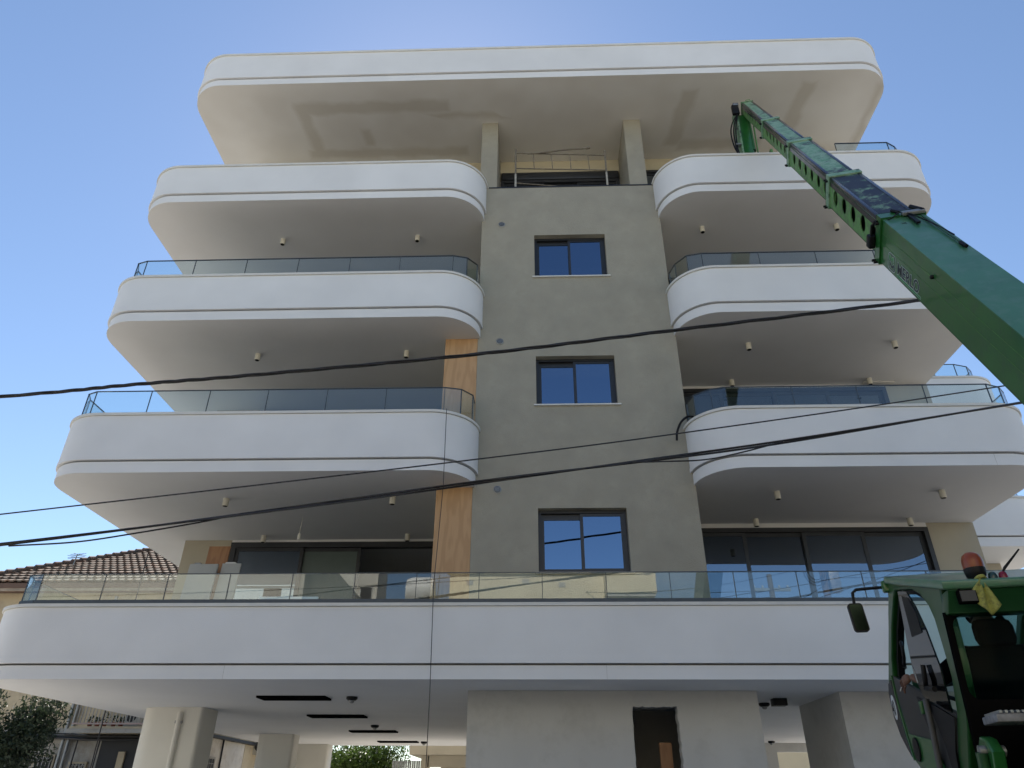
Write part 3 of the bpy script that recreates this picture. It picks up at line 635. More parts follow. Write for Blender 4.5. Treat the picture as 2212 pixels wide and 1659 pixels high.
ac = tag(box('air_conditioner', hx1+.06, hx1+.5, 28.6, 29.4, 3.0, 3.55, mat('ac_white', (.45,.44,.40), .6), bev=.015), 'air conditioner on the orange part of the old house side wall', 'air conditioner')
lathe('fan_grille', [(.17, 0), (.17, .01)], (hx1+.28, 28.6, 3.27), M_hdark, ac, axis=(0,-1,0))

# ------------------------------------------------------------------ trees
def tree(name, base, crown_c, crown_r, n, leaf, col, label, seed, lobes=9, density_top=0.):
    rnd = random.Random(seed); t = tag(empty(name, base), label, 'tree')
    bx, by, bz = base; cz = crown_c[2]
    path = smooth_path([(bx, by, bz), (bx+.1, by+.05, bz+(cz-bz)*.4), (bx-.05, by, bz+(cz-bz)*.7), (crown_c[0], crown_c[1], cz)], 4)
    obj('trunk', tube_pts(path, [.16-.11*i/len(path) for i in range(len(path))], 8), mat('bark', (.10,.075,.05), .95, .3, 6, .6, 30), t, 60)
    L = []
    for k in range(lobes):
        d = Vector((rnd.gauss(0,1), rnd.gauss(0,1), rnd.gauss(0,.8))).normalized()*rnd.uniform(.35, .75)
        L.append((Vector(crown_c)+Vector((d.x*crown_r[0], d.y*crown_r[1], d.z*crown_r[2])), rnd.uniform(.32, .55)))
    for c_, s_ in L: obj('limb', tube_pts([Vector(path[-4]), Vector(path[-4]).lerp(c_, .5)+Vector((0,0,.05)), c_], [.05, .03, .012], 5), mat('bark', (.10,.075,.05), .95), t, 60)
    verts, faces = [], []
    for i in range(n):
        c_, s_ = L[rnd.randrange(len(L))]
        d = Vector((rnd.gauss(0,1), rnd.gauss(0,1), rnd.gauss(0,1))).normalized()*(rnd.random()**.45)
        p_ = c_+Vector((d.x*crown_r[0], d.y*crown_r[1], d.z*crown_r[2]))*s_
        a = (d+Vector((rnd.gauss(0,.6), rnd.gauss(0,.6), rnd.gauss(0,.6)))).normalized(); b_ = a.orthogonal().normalized(); b_.rotate(Matrix.Rotation(rnd.random()*6.28, 3, a)); q = a.cross(b_)
        l_ = leaf*rnd.uniform(.7, 1.3); w_ = l_*.42; k = len(verts)
        verts += [p_-b_*l_*.5, p_+q*w_*.5+a*l_*.06, p_+b_*l_*.5, p_-q*w_*.5+a*l_*.06]; faces.append((k, k+1, k+2, k+3))
    me = bpy.data.meshes.new('crown'); me.from_pydata(verts, [], faces)
    m, nn, l = new_mat(name+'_leaf'); b = nn['Principled BSDF']; b.inputs['Roughness'].default_value = .5
    g = nn.new('ShaderNodeTexCoord'); tn = nn.new('ShaderNodeTexNoise'); tn.inputs['Scale'].default_value = 2.2; tn.inputs['Detail'].default_value = 8; l.new(g.outputs['Object'], tn.inputs[0])
    r = ramp(nn, [(.3, tuple(c*.55 for c in col)), (.7, tuple(c*1.5 for c in col))]); l.new(tn.outputs[0], r.inputs[0]); l.new(r.outputs[0], b.inputs['Base Color'])
    tr = nn.new('ShaderNodeBsdfTranslucent'); l.new(r.outputs[0], tr.inputs[0]); mx = nn.new('ShaderNodeMixShader'); mx.inputs[0].default_value = .3
    l.new(b.outputs[0], mx.inputs[1]); l.new(tr.outputs[0], mx.inputs[2]); l.new(mx.outputs[0], nn['Material Output'].inputs[0])
    settle(me, 'crown', t, m); return t
tree('leafy_tree', (-12.4, 17.2, 0), (-12.2, 17.2, 2.9), (1.9, 1.3, 1.5), 16000, .10, (.035,.055,.028), 'dark leafy tree in the shade beside the old house at the lower left', 3, 14)
tree('citrus_tree', (-7.6, 33.5, 0), (-7.5, 33.5, 2.7), (2.1, 1.5, 1.5), 15000, .16, (.07,.12,.02), 'bright sunlit green tree seen under the building between columns', 5, 12)
tree('citrus_tree', (-9.9, 32, 0), (-9.8, 32, 2.6), (1.1, 1.1, 1.5), 6000, .15, (.055,.10,.02), 'green tree seen in the narrow gap between two columns', 6, 8)

# building behind the pilotis and the bright yard beyond
BB = tag(empty('rear_building', (-3.2, 32, 0)), 'pale concrete building behind the ground floor passage', 'building')
M_bb = mat('rear_building_wall', (.55,.50,.40), .9, .1, 1, .1, 60, wp=True)
box('deck', -4.9, 2.5, 30.2, 36, 3.10, 3.6, M_bb, BB); box('beam', -4.3, 2.4, 31, 31.4, 2.72, 3.098, M_bb, BB); box('pillar', -4.55, -4.25, 31, 31.4, 0, 3.098, M_bb, BB)
box('back_wall', -4.2, 2.4, 34.5, 34.7, 0, 3.098, M_bb, BB); box('window', -3.0, -2.0, 34.42, 34.49, 1.9, 2.7, M_hdark, BB)
gf = tag(empty('metal_fence', (-4.9, 31.5, 0)), 'grey corrugated metal fence beside the rear building', 'fence')
for k in range(14): box('metal_panel', -5.75+k*.085, -5.68+k*.085, 31.5+.02*(k % 2), 31.53+.02*(k % 2), 0, 2.95, M_grey, gf)
YB = tag(empty('far_house', (8.5, 40, 0)), 'pale house seen through the far doorway of the passage', 'house')
box('wall', 4, 14, 38, 44, 0, 7, mat('far_house_wall', (.62,.54,.38), .9, .06, 1, wp=True), YB); box('door', 10.0, 11.0, 37.93, 37.99, 0, 2.6, M_boardw, YB)

# ------------------------------------------------------------------ buildings across the street (behind the viewer, seen as reflections)
def opp(name, x0, x1, y0, y1, h, col, label, storeys=3, wins=True):
    t = tag(empty(name, ((x0+x1)/2, (y0+y1)/2, 0)), label, 'building')
    m = mat(name+'_wall', col, .9, .08, .8, .1, 40, wp=True)
    box('wall', x0, x1, y0, y1, 0, h, m, t); box('parapet', x0-.1, x1+.1, y1-.15, y1+.1, h, h+.35, m, t)
    if wins:
        n = max(2, int((x1-x0)/2.6))
        for s in range(storeys):
            for k in range(n):
                xc = x0+(k+.5)*(x1-x0)/n; z = 1.2+s*3.1
                if z+1.3 < h-.3:
                    f = box('window', xc-.55, xc+.55, y1+.002, y1+.05, z, z+1.3, M_boardw, t); box('dark_glass', xc-.48, xc+.48, y1+.051, y1+.06, z+.07, z+1.23, M_hdark, f)
    return t
opp('cream_building', -3.6, 4.5, -15, -6, 9.75, (.74,.66,.48), 'cream building across the street behind the viewer')
opp('low_annex', -9.6, -3.7, -15, -6.5, 8.3, (.60,.56,.46), 'low grey annex across the street carrying the water tank')
opp('grey_building', -22, -9.7, -16, -6, 11.2, (.58,.55,.48), 'grey apartment block across the street at the left', 3)
opp('office_tower', -18.0, -14.2, -44, -40, 24, (.55,.52,.46), 'tall pale tower far across the street', 7)
opp('small_house', 12, 24, -16, -7, 6.5, (.50,.44,.34), 'small plastered house across the street at the right', 2)
tk = tag(lathe('water_tank', [(.02, 0), (.6, .06), (.68, .25), (.68, 1.0), (.6, 1.2), (.02, 1.26)], (-5.6, -7.2, 9.25), mat('tank_white', (.7,.7,.68), .5), axis=(1,0,0)), 'white cylindrical water tank on the annex roof across the street', 'water tank')
for x in (-5.5, -4.5): box('tank_leg', x, x+.08, -7.8, -6.6, 8.3, 8.75, M_grey, tk)
def pole(x, y, h, label, gear=True):
    t = tag(tube('utility_pole', [(x, y, 0), (x, y, h)], [.17, .11], mat('pole_wood', (.13,.10,.075), .9, .3, 5)), label, 'utility pole')
    box('crossarm', x-.8, x+.8, y-.06, y+.06, h-.7, h-.58, M_grey, t)
    for k in (-.7, -.35, .35, .7): lathe('insulator', [(.03, 0), (.05, .05), (.03, .12)], (x+k, y, h-.58), M_boardw, t, n=8)
    if gear:
        box('switch_box', x+.14, x+.5, y-.15, y+.15, h-2.2, h-1.5, M_grey, t, bev=.02)
        for k in range(3):
            c_ = [Vector((x-.3-.25*math.sin(a)*(1+.3*k), y+.12, h-1.3+.5*math.cos(a)*(.6+.2*k)-.2)) for a in [i*2*math.pi/16 for i in range(17)]]
            obj('cable_coil', tube_pts(c_, .02, 5), M_cable, t)
    return t
pole(9.9, -1.4, 10.0, 'wooden utility pole with cable coils behind the viewer'); pole(-24, 9, 8, 'utility pole far left where the street cables end', False); pole(16, 9, 10.2, 'utility pole far right where the street cables end', False)
for k, (x1, y1, z1) in enumerate(((-26, -2, 9.5), (-26, -3.5, 8.2), (2, -6, 9.0), (16, 9, 9.6), (26, -1, 9.5), (6, -7, 7.5), (3.5, 12, 2))):
    if k == 6: continue
    a = Vector((9.9, -1.4, 9.3-.25*k)); b = Vector((x1, y1, z1))
    tag(obj('service_wire', tube_pts([a.lerp(b, t/10)-Vector((0,0,.35*4*(t/10)*(1-t/10))) for t in range(11)], .012, 5), M_cable), 'black service wire running from the pole behind the viewer', 'cable', 'wires from the pole behind the viewer')

# ------------------------------------------------------------------ telehandler with raised boom
AZ = R(11.4); hv = Vector((math.sin(AZ), math.cos(AZ), 0)); rv = Vector((math.cos(AZ), -math.sin(AZ), 0)); A0 = Vector((2.934, 6.105, 0))
def ML(f, r, z): return A0 + hv*f + rv*r + Vector((0,0,z))
FM = lambda c: ML(c.x, c.y, c.z)                  # box x = forward, y = right, z = up
TH = tag(empty('telehandler', ML(-1.5, 1.2, 0)), 'green telehandler with tilted cab and long boom reaching under the roof', 'telehandler')
def mbox(name, f0, f1, r0, r1, z0, z1, m, parent=TH, bev=.0): return box(name, f0, f1, r0, r1, z0, z1, m, parent, F=FM, bev=bev)
def mplate(name, outer, holes, th, r, m, parent=TH, bev=0.): return plate(name, outer, holes, th, ML(0, r, 0), hv, (0,0,1), m, parent, bev)
def mtube(name, pts, rad, m, parent=TH, n=8): return tube(name, [ML(*p) for p in pts], rad, m, parent, n)

# --- cab
side_out = [(.02,3.23),(.07,3.10),(.20,3.0),(.33,2.885),(.56,2.70),(.74,2.55),(.805,2.46),(.83,2.34),(.825,2.22),(.75,2.09),(.65,1.99),(.49,1.88),(.2,1.74),(-.2,1.62),(-.72,1.5),(-.76,1.75),(-.98,2.0),(-1.10,2.16),(-1.16,2.37),(-1.19,2.64),(-1.20,2.72),(-1.24,2.86),(-1.05,2.93),(-.51,3.08)]
side_hole = [(-.08,3.05),(-.16,3.09),(-.36,3.05),(-.60,2.99),(-.78,2.91),(-.90,2.80),(-.945,2.70),(-.955,2.5),(-.955,2.33),(-.87,2.14),(-.62,1.86),(-.56,1.64),(-.2,1.72),(.2,1.83),(.42,1.94),(.47,2.05),(.57,2.3),(.55,2.55),(.46,2.66),(.21,2.87)]
cs = mplate('cab_side_frame', side_out, [side_hole], .07, .035, M_cab, TH, .015)
mplate('cab_side_frame', side_out, [side_hole], .07, 1.015, M_cab, TH, .015)['label'] = 'far side frame of the cab'
# inner dark lining of the door opening
mplate('door_seal', [(x*.985-.003, 2.45+(z-2.45)*.985) for x, z in side_hole], [[(-.35+(x+.35)*.93, 2.5+(z-2.5)*.93) for x, z in side_hole]], .05, .06, M_black)
door = mplate('door_panel', [(.545,2.54),(.2,2.44),(-.29,2.29),(-.87,2.115),(-.64,1.87),(-.57,1.65),(-.2,1.72),(.2,1.83),(.42,1.95),(.47,2.09),(.56,2.32)], [], .03, .012, mat('charcoal_panel', (.022,.022,.026), .4, .15, 4), TH, .006)
mplate('green_panel', [(.455,2.09),(-.20,2.0),(-.34,1.75),(.2,1.83),(.415,1.94)], [], .012, -.012, M_green, door, .004)
lathe('round_vent', [(.085,0),(.085,.012),(.07,.014)], ML(.27,-.019,1.965), M_black, door, axis=-rv, n=24)
mplate('black_insert', [(-.33,2.245),(-.84,2.09),(-.66,1.90),(-.59,1.70),(-.50,1.72),(-.47,1.95)], [], .01, -.01, M_black, door)
mplate('black_insert', [(-.05,2.31),(-.24,2.26),(-.30,2.06),(-.16,2.07)], [], .008, -.009, M_black, door)
mtube('door_strut', [(-.36,-.035,2.26),(-.34,-.035,2.1),(-.28,-.035,1.83),(-.25,-.035,1.6)], .022, mat('dull_strut', (.10,.10,.10), .6), door)
mbox('door_latch', -.25, -.2, -.05, -.01, 2.17, 2.26, M_green, door, .006)
mtube('green_edge', [(.57,-.006,2.55),(.60,-.006,2.40),(.55,-.006,2.1),(.50,-.006,1.90)], .007, M_green, door)
ws = mplate('windscreen_side', [(.62,2.52),(.72,2.50),(.785,2.43),(.80,2.24),(.72,2.09),(.60,1.985),(.51,1.92),(.57,2.1),(.62,2.38)], [], .02, -.006, bpy.data.materials['charcoal_panel'], TH, .004)
st = mplate('speed_sticker', circle(.69, 2.31, .098, 28, .66), [], .003, -.019, mat('sticker_white', (.75,.75,.73), .5), ws)
text('speed_number', '40', .165, ML(.752,-.0212,2.25), -hv, (0,0,1), M_black, st, offset=.003, sx=.58)
# opened door glass, tinted
mplate('door_glass', [(-.36,3.04),(-.58,2.98),(-.70,2.84),(-.80,2.66),(-.88,2.40),(-.86,2.12),(-.32,2.28),(-.27,2.34),(-.21,2.45),(-.25,2.65)], [], .012, -.025, glass('tinted_door_glass', (.22,.22,.25), 1.75), TH)
mplate('sun_sticker', [(-.45,2.98),(-.60,2.93),(-.70,2.80),(-.71,2.66),(-.44,2.68)], [], .004, -.034, M_black, TH)
mplate('label_sticker', [(-.235,2.50),(-.255,2.47),(-.29,2.38),(-.26,2.38)], [], .003, -.033, M_boardw, TH)
mtube('door_handle', [(-.58,-.05,2.46),(-.575,-.06,2.36),(-.55,-.06,2.31),(-.74,-.06,2.28)], .018, M_black)
mtube('grab_handle', [(.15,.03,2.74),(.0,-.01,2.72),(-.05,-.02,2.68),(-.02,-.02,2.60),(.03,-.02,2.56),(.20,.03,2.61)], .014, M_black)
for k in range(3): mtube('loose_wire', [(.1+.02*k,.0,2.60),(.13,-.01+.01*k,2.55),(.06+.03*k,.0,2.53),(.10,.01,2.62)], .003, M_black, TH, 5)
# roof: slab following the tilted cab, with slots
roof_v = []
def roofpt(f, r, dz=0.): return ML(f, r, 3.225 - (0.02-f)*.285 + dz)
rt = Vector((0,0,0))
Ur, Vr = rv, (roofpt(0,0)-roofpt(-1.4,0)).normalized()
M_roofp = mat('roof_paint_sky_tint', (.08,.20,.12), .32, .12, 3, dirt=(.12,.21,.16), dirt_amt=.5, coat=.3)  # sky reflection on the roof is put into this pale teal
slots = []
for k in range(5):
    z_ = .92+k*.088; slots.append([(.22,z_),(.64,z_),(.60,z_+.045),(.18,z_+.045)])
rp_ = plate('cab_roof', [(-.03,0),(.3,-.02),(.75,-.02),(1.08,0),(1.09,1.40),(1.0,1.48),(.1,1.48),(-.03,1.40)], slots, .06, roofpt(-1.40,0), Ur, Vr, M_roofp, TH, .018)
box('roof_slot_floor', .15, .68, -.045, -.035, .88, 1.4, M_black, rp_, F=lambda c: roofpt(-1.40,0)+Ur*c.x+Vr*c.z+Ur.cross(Vr)*c.y)
fr = lambda nm, a, b, th, m: tube(nm, [ML(*a), ML(*b)], th, m, TH, 8)
# front visor lip, rear header
box('roof_front_lip', -.04, 1.09, -.02, .05, 3.12, 3.215, M_green, TH, F=lambda c: ML(c.y, c.x, c.z), bev=.015)
hd = box('rear_header', -.005, 1.06, -1.385, -1.24, 2.665, 2.80, M_greend, TH, F=lambda c: ML(c.y+ (0 if c.z>2.75 else .10), c.x, c.z), bev=.012)
Vb = (ML(-1.11,0,2.16)-ML(-1.20,0,2.68)).normalized()   # down along the rear frame
O_ = ML(-1.205, 0, 2.69)
def rr(x0, x1, y0, y1, r, n=6):
    return rounded(x0, x1, y0, y1, (r, r, r, r), n)
plate('rear_window_frame', [(-.012,0),(1.05,0),(1.05,1.3),(-.012,1.3),(-.012,.5)], [rr(.022,.985,.022,.53,.07)], .05, O_, rv, Vb, M_slot, TH, .004)
plate('rear_glass', rr(.018,.99,.018,.535,.07), [], .008, O_, rv, Vb, glass('cab_glass', (.58,.75,.75), 1.08), TH)
mbox('rear_lower_panel', -1.0, -.95, .02, 1.03, 1.45, 2.08, M_cab)
mplate('far_side_glass', [(x, z) for x, z in side_hole], [], .008, 1.02, bpy.data.materials['cab_glass'])
# front windscreen, curved glass between the sides and front pillars
bm = bmesh.new(); fp = [(.0,3.17),(.18,2.99),(.40,2.81),(.62,2.62),(.74,2.50),(.80,2.34),(.79,2.2),(.71,2.08),(.56,1.94),(.4,1.85)]
L1 = [bm.verts.new(ML(f, .07, z)) for f, z in fp]; L2 = [bm.verts.new(ML(f, .98, z)) for f, z in fp]
for i in range(len(fp)-1): bm.faces.new((L1[i], L1[i+1], L2[i+1], L2[i]))
obj('windscreen', bm, bpy.data.materials['cab_glass'], TH, 60)
mbox('cab_floor', -1.0, .5, .07, .98, 1.42, 1.48, M_black)
# dashboard, steering wheel, green lever
mbox('dashboard', .3, .6, .25, .8, 1.48, 2.2, M_black, TH, .04)
bm = bmesh.new()
c_ = [ML(.18+.19*math.cos(a)*.9, .42+.19*math.sin(a), 2.36+.19*math.cos(a)*.45) for a in [i*2*math.pi/24 for i in range(25)]]
obj('steering_wheel', tube_pts(c_, .016, 8), M_black, TH, 60); bm.free()
mtube('steering_column', [(.35,.42,2.1),(.18,.42,2.36)], .03, M_black)
mplate('green_console', [(.48,2.50),(.25,2.46),(.2,2.62),(.12,2.60),(.14,2.40),(.48,2.36)], [], .05, .14, M_green, TH, .01)
# seat
M_seat = mat('seat_fabric', (.010,.010,.013), .95, .2, 20, spec=.05)
seat = mbox('seat', -.85, -.35, .12, .62, 1.90, 2.05, M_seat, TH, .05); mbox('seat_post', -.75, -.45, .3, .62, 1.48, 1.94, M_black, seat)
box('seat_back', -.92, -.80, .10, .66, 2.0, 2.52, M_seat, seat, F=lambda c: ML(c.x-(c.z-2.05)*.16, c.y+(0), c.z), bev=.055)
box('headrest', -.94, -.85, .20, .45, 2.50, 2.68, M_seat, seat, F=lambda c: ML(c.x-.10, c.y, c.z), bev=.05)
mbox('arm_rest', -.85, -.45, 0.66, .74, 2.2, 2.27, M_seat, seat, .02)
# beacon, work light, tail lights, antenna (all on the rear of the cab roof)
bo = ML(-1.33, .21, 2.83)
bc = lathe('beacon_light', [(.014,-.03),(.018,.0),(.03,.03),(.058,.055),(.064,.085),(.064,.105)], bo, M_black, TH, n=24)
lathe('beacon_lens', [(.062,.106),(.064,.13),(.062,.16),(.052,.19),(.03,.208),(.005,.213)], bo, mat('amber_lens', (.24,.05,.012), .3, .15, 20), bc, n=24)
wl = mbox('work_light', -1.42, -1.37, .04, .15, 2.70, 2.785, M_slot, TH, .008); mbox('lens', -1.428, -1.421, .05, .14, 2.71, 2.775, mat('lamp_lens_dull', (.045,.045,.045), .5), wl)
mtube('lamp_bracket', [(-1.39,.06,2.79),(-1.38,.08,2.815),(-1.38,.11,2.80),(-1.39,.13,2.815)], .008, M_black, wl, 6)
for r0, m_, nm in ((.262, mat('dark_green_lens', (.02,.05,.05), .2), 'dark'), (.322, mat('red_lens', (.20,.01,.03), .25), 'red')):
    q = mbox('marker_light', -1.40, -1.34, r0, r0+.054, 2.81, 2.845, M_grey, TH, .004)
    q['label'] = nm+' rounded marker light'
    lathe('lens', [(.027,0),(.027,.022),(.022,.042),(.010,.052)], ML(-1.37, r0+.027, 2.846), m_, q, n=16)
mtube('radio_antenna', [(-1.36,.355,2.89),(-1.36,.375,2.92),(-1.35,.50,3.04)], [.006,.009,.005], M_black)
# mirror
mr = mtube('mirror_arm', [(.12,.02,3.19),(.10,-.15,3.18),(.10,-.23,3.175),(.10,-.262,3.15),(.10,-.27,3.05)], .013, M_black)
bm = bmesh.new(); a_prism(bm, rr(-.33,-.215,2.83,3.06,.025), .0, .05, F=lambda c: ML(.08+c.z+(c.y-2.83)*.0, c.x+(c.y-2.83)*-.08+.02, c.y)); mh = obj('mirror_housing', bm, M_black, mr, 40)
bm = bmesh.new(); a_prism(bm, rr(-.320,-.225,2.84,3.05,.02), -.003, -.001, F=lambda c: ML(.08+c.z, c.x+(c.y-2.83)*-.08+.02, c.y)); obj('mirror_glass', bm, mat('mirror_dark', (.014,.022,.017), .08, .02, 2, metal=1.), mr)
# --- chassis, turret, wheels
mbox('turret', -3.4, -.1, .9, 2.0, 1.15, 1.75, M_green, TH, .05); mbox('turret_hood', -2.9, -1.25, .05, .88, 1.1, 1.72, M_greend, TH, .06)
mbox('turret_deck', -1.24, .4, -.02, 1.1, 1.15, 1.40, M_black, TH, .04)
mbox('chassis', -4.4, 2.6, .35, 2.05, .55, 1.0, M_greend, TH, .06); lathe('slew_ring', [(.7,0),(.7,.15)], ML(-1.2, 1.2, 1.0), M_grey, TH, n=32)
for f in (-3.6, 1.7):
    for r_ in (-.05, 2.1):
        w = lathe('wheel', [(.2,-.2),(.5,-.22),(.6,-.16),(.62,0),(.6,.16),(.5,.22),(.2,.2)], ML(f, r_+.15, .62), mat('rubber', (.02,.02,.02), .9, .2, 8), TH, axis=rv, n=36); lathe('rim', [(.12,-.23),(.32,-.24),(.34,-.1)], ML(f, r_+.15, .62), M_boardw, w, axis=rv, n=24)
        bm = bmesh.new()
        for k in range(22):
            a = k*2*math.pi/22; c_ = ML(f, r_+.15, .62)+hv*math.cos(a)*.625+Vector((0,0,1))*math.sin(a)*.625
            a_box(bm, -.03, .03, -.19, .19, -.02, .03, F=lambda q, a=a, c_=c_: c_+(hv*-math.sin(a)+Vector((0,0,1))*math.cos(a))*q.x+rv*q.y+(hv*math.cos(a)+Vector((0,0,1))*math.sin(a))*q.z)
        obj('tread_lugs', bm, bpy.data.materials['rubber'], w)
# perforated step and green hydraulic arm behind the cab
stp = mbox('access_step', -1.55, -1.30, .0, .55, 2.005, 2.05, mat('step_grating', (.22,.22,.23), .6, .3, 20), TH, .008)
bm = bmesh.new()
for k in range(18): a_box(bm, -1.555, -1.30, .02+k*.03, .035+k*.03, 2.052, 2.066, F=FM)
obj('grip_teeth', bm, M_grey, stp)
mplate('hydraulic_arm', [(-1.35,1.93),(-1.27,1.95),(-1.20,1.90),(-1.15,1.7),(-1.1,1.4),(-1.25,1.4),(-1.33,1.65),(-1.42,1.86)], [circle(-1.31,1.87,.025,14)], .07, .0, M_green, TH, .012)
mtube('hydraulic_cylinder', [(-1.32,-.06,1.86),(-1.22,-.06,1.4)], .035, M_greend); mtube('pin', [(-1.31,-.07,1.87),(-1.31,.07,1.87)], .03, M_grey)
mbox('engine_grille', -2.3, -1.7, -.01, .04, 1.2, 1.65, M_black); mbox('radiator_box', -1.6, -1.3, .2, .8, 1.7, 1.95, M_greend, TH, .03)
mbox('side_rail', -1.25, -1.2, .05, .85, 1.72, 1.78, M_green, TH, .01)

# --- boom: five telescopic sections of a rectangular tube
Tt = Vector((5.506, 12.3, 16.834)); baz, bel = R(11.386), R(58.167)
bu = Vector((math.sin(baz)*math.cos(bel), math.cos(baz)*math.cos(bel), math.sin(bel))); br = Vector((math.cos(baz), -math.sin(baz), 0)); bn = br.cross(bu)
if bn.z < 0: bn = -bn
def BM_(s, x, n): return Tt - bu*s + br*x + bn*n        # s metres back from the tip, x right, n towards the top face
FB = lambda c: BM_(c.x, c.y, c.z)
cuts = [-.05, 3.0, 5.78, 8.67, 11.05, 17.6]; W_ = [.265, .320, .370, .410, .445]; H_ = [.285, .345, .400, .440, .525]
holes = [(.55, 7, .37, .055), (3.55, 7, .36, .078), (6.3, 6, .43, .095), (9.1, 5, .43, .108)]
for k in range(5):
    s0, s1, w, h = cuts[k], cuts[k+1]+(.35 if k < 4 else 0), W_[k], H_[k]
    topm = M_worn if k < 3 else M_worn2
    sec = box('boom_section', s0, s1, -w/2, w/2, h/2-.012, h/2, topm if k < 4 else mat('boom_top_paint', (.045,.17,.085), .35, .12, 3, dirt=(.08,.19,.12), dirt_amt=.4, coat=.2), TH, F=FB)
    box('bottom_plate', s0, s1, -w/2, w/2, -h/2, -h/2+.012, M_greend, sec, F=FB)
    hs = []
    if k < 4:
        a, n_, dd, rad = holes[k]
        hs = [circle(a+i*dd, -.03*h, rad, 18) for i in range(n_)]
    for sgn in (-1, 1):
        plate('side_plate', [(s0, -h/2+.0005), (s1, -h/2+.0005), (s1, h/2-.0125), (s0, h/2-.0125)], hs if k else [circle(.5+i*.36, -.05*h, .055, 16) for i in range(7)], .012, BM_(0, sgn*(w/2-.0065), 0), -bu, bn, M_side if k < 4 else M_green, sec)
    if k < 4:
        box('dark_core', s0+.02, s1-.02, -w/2+.05, w/2-.05, -h/2+.05, h/2-.05, M_black, sec, F=FB)  # black box painted as the dark interior seen through the holes
        for sgn in (-1, 1):   # greased corner strips
            box('wear_strip', s0+.02, s1, sgn*w/2-.004 if sgn < 0 else w/2-.045, -w/2+.045 if sgn < 0 else w/2+.004, h/2-.05, h/2+.008, M_strip, sec, F=FB, bev=.01)
        box('wear_strip', s0+.02, s1, -w/2-.004, -w/2+.002, h/2-.12, h/2-.052, M_strip, sec, F=FB)
    # collar at the mouth of this section
    if k:
        c0, c1, g = s0-.02, s0+.14, .022
        bm = bmesh.new(); o_ = [(-w/2-g, -h/2-g), (w/2+g, -h/2-g), (w/2+g, h/2+g), (-w/2-g, h/2+g)]
        i_ = [(-w/2+.001, -h/2+.001), (w/2-.001, -h/2+.001), (w/2-.001, h/2-.001), (-w/2+.001, h/2-.001)]
        a_ring(bm, o_, i_, c0, c1)
        for v_ in bm.verts: v_.co = BM_(v_.co.z, v_.co.x, v_.co.y)
        col = obj('section_collar', bm, M_worn if k < 4 else M_green, sec)
        for zz in (-h/2-.03, h/2-.08):
            for ss in (c0+.03, c0+.10): bm = bmesh.new(); a_lathe(bm, [(.016,0),(.016,.04)], BM_(ss, -w/2-g, zz+.02), -br, 8); obj('bolt', bm, M_black, col)
        bm = bmesh.new(); a_box(bm, c0-.004, c0-.001, -w/2-g-.002, w/2+g+.002, h/2-.002, h/2+g+.002, F=FB); a_box(bm, c0-.004, c0-.001, -w/2-g-.002, -w/2, -h/2, h/2-.003, F=FB); obj('seal_lip', bm, M_black, col)
# dark cable tray under the inner section
box('cable_tray', 9.0, 11.1, -.16, -.06, -H_[3]/2-.05, -H_[3]/2-.003, M_black, TH, F=FB)
# sensor box at the mouth of the base section, rods and linkage on the top
box('sensor_box', 10.93, 11.06, -W_[4]/2-.10, -W_[4]/2-.025, -.13, .03, M_black, TH, F=FB, bev=.02)
tube('sensor_bracket', [BM_(11.1, -W_[4]/2-.03, .22), BM_(11.0, -W_[4]/2-.06, .15), BM_(11.02, -W_[4]/2-.07, .02)], .015, M_black, TH)
lk = box('top_linkage', 11.15, 11.23, -.02, W_[4]/2, H_[4]/2+.02, H_[4]/2+.06, M_grey, TH, F=FB, bev=.008)
tube('pin', [BM_(11.0, W_[4]/2-.09, H_[4]/2+.05), BM_(11.2, W_[4]/2-.02, H_[4]/2+.05)], .025, M_black, lk)
tube('pin', [BM_(11.12, -.03, H_[4]/2+.04), BM_(11.02, -.08, H_[4]/2+.04)], .018, M_black, lk)
tube('bowden_cable', smooth_path([BM_(11.1, -.23, .2), BM_(11.25, -.15, H_[4]/2+.02), BM_(11.17, 0, H_[4]/2+.05), BM_(11.6, .14, H_[4]/2+.03), BM_(12.1, .19, H_[4]/2+.03)]), .008, M_black, lk)
tube('guide_rod', [BM_(11.3, .16, H_[4]/2+.02), BM_(12.35, .17, H_[4]/2+.02)], .012, M_greend, TH); tube('guide_rod_end', [BM_(12.32, .165, H_[4]/2+.02), BM_(12.45, .17, H_[4]/2+.02)], .02, M_black, TH)
box('black_lever', 11.25, 11.55, .02, .06, H_[4]/2+.015, H_[4]/2+.04, M_black, TH, F=FB)
text('stamped_mark', 'X', .08, BM_(11.40, -.10, H_[4]/2+.002), -bu, br*-1 if False else br, M_black, TH)
lathe('grease_plug', [(.022,0),(.022,.02),(.014,.03)], BM_(12.73, -W_[4]/2, .115), M_black, TH, axis=-br, n=12)
for n_ in (.10, -.02): box('weld_line', 11.2, 17.5, -W_[4]/2-.002, -W_[4]/2-.0005, n_, n_+.004, M_side, TH, F=FB)
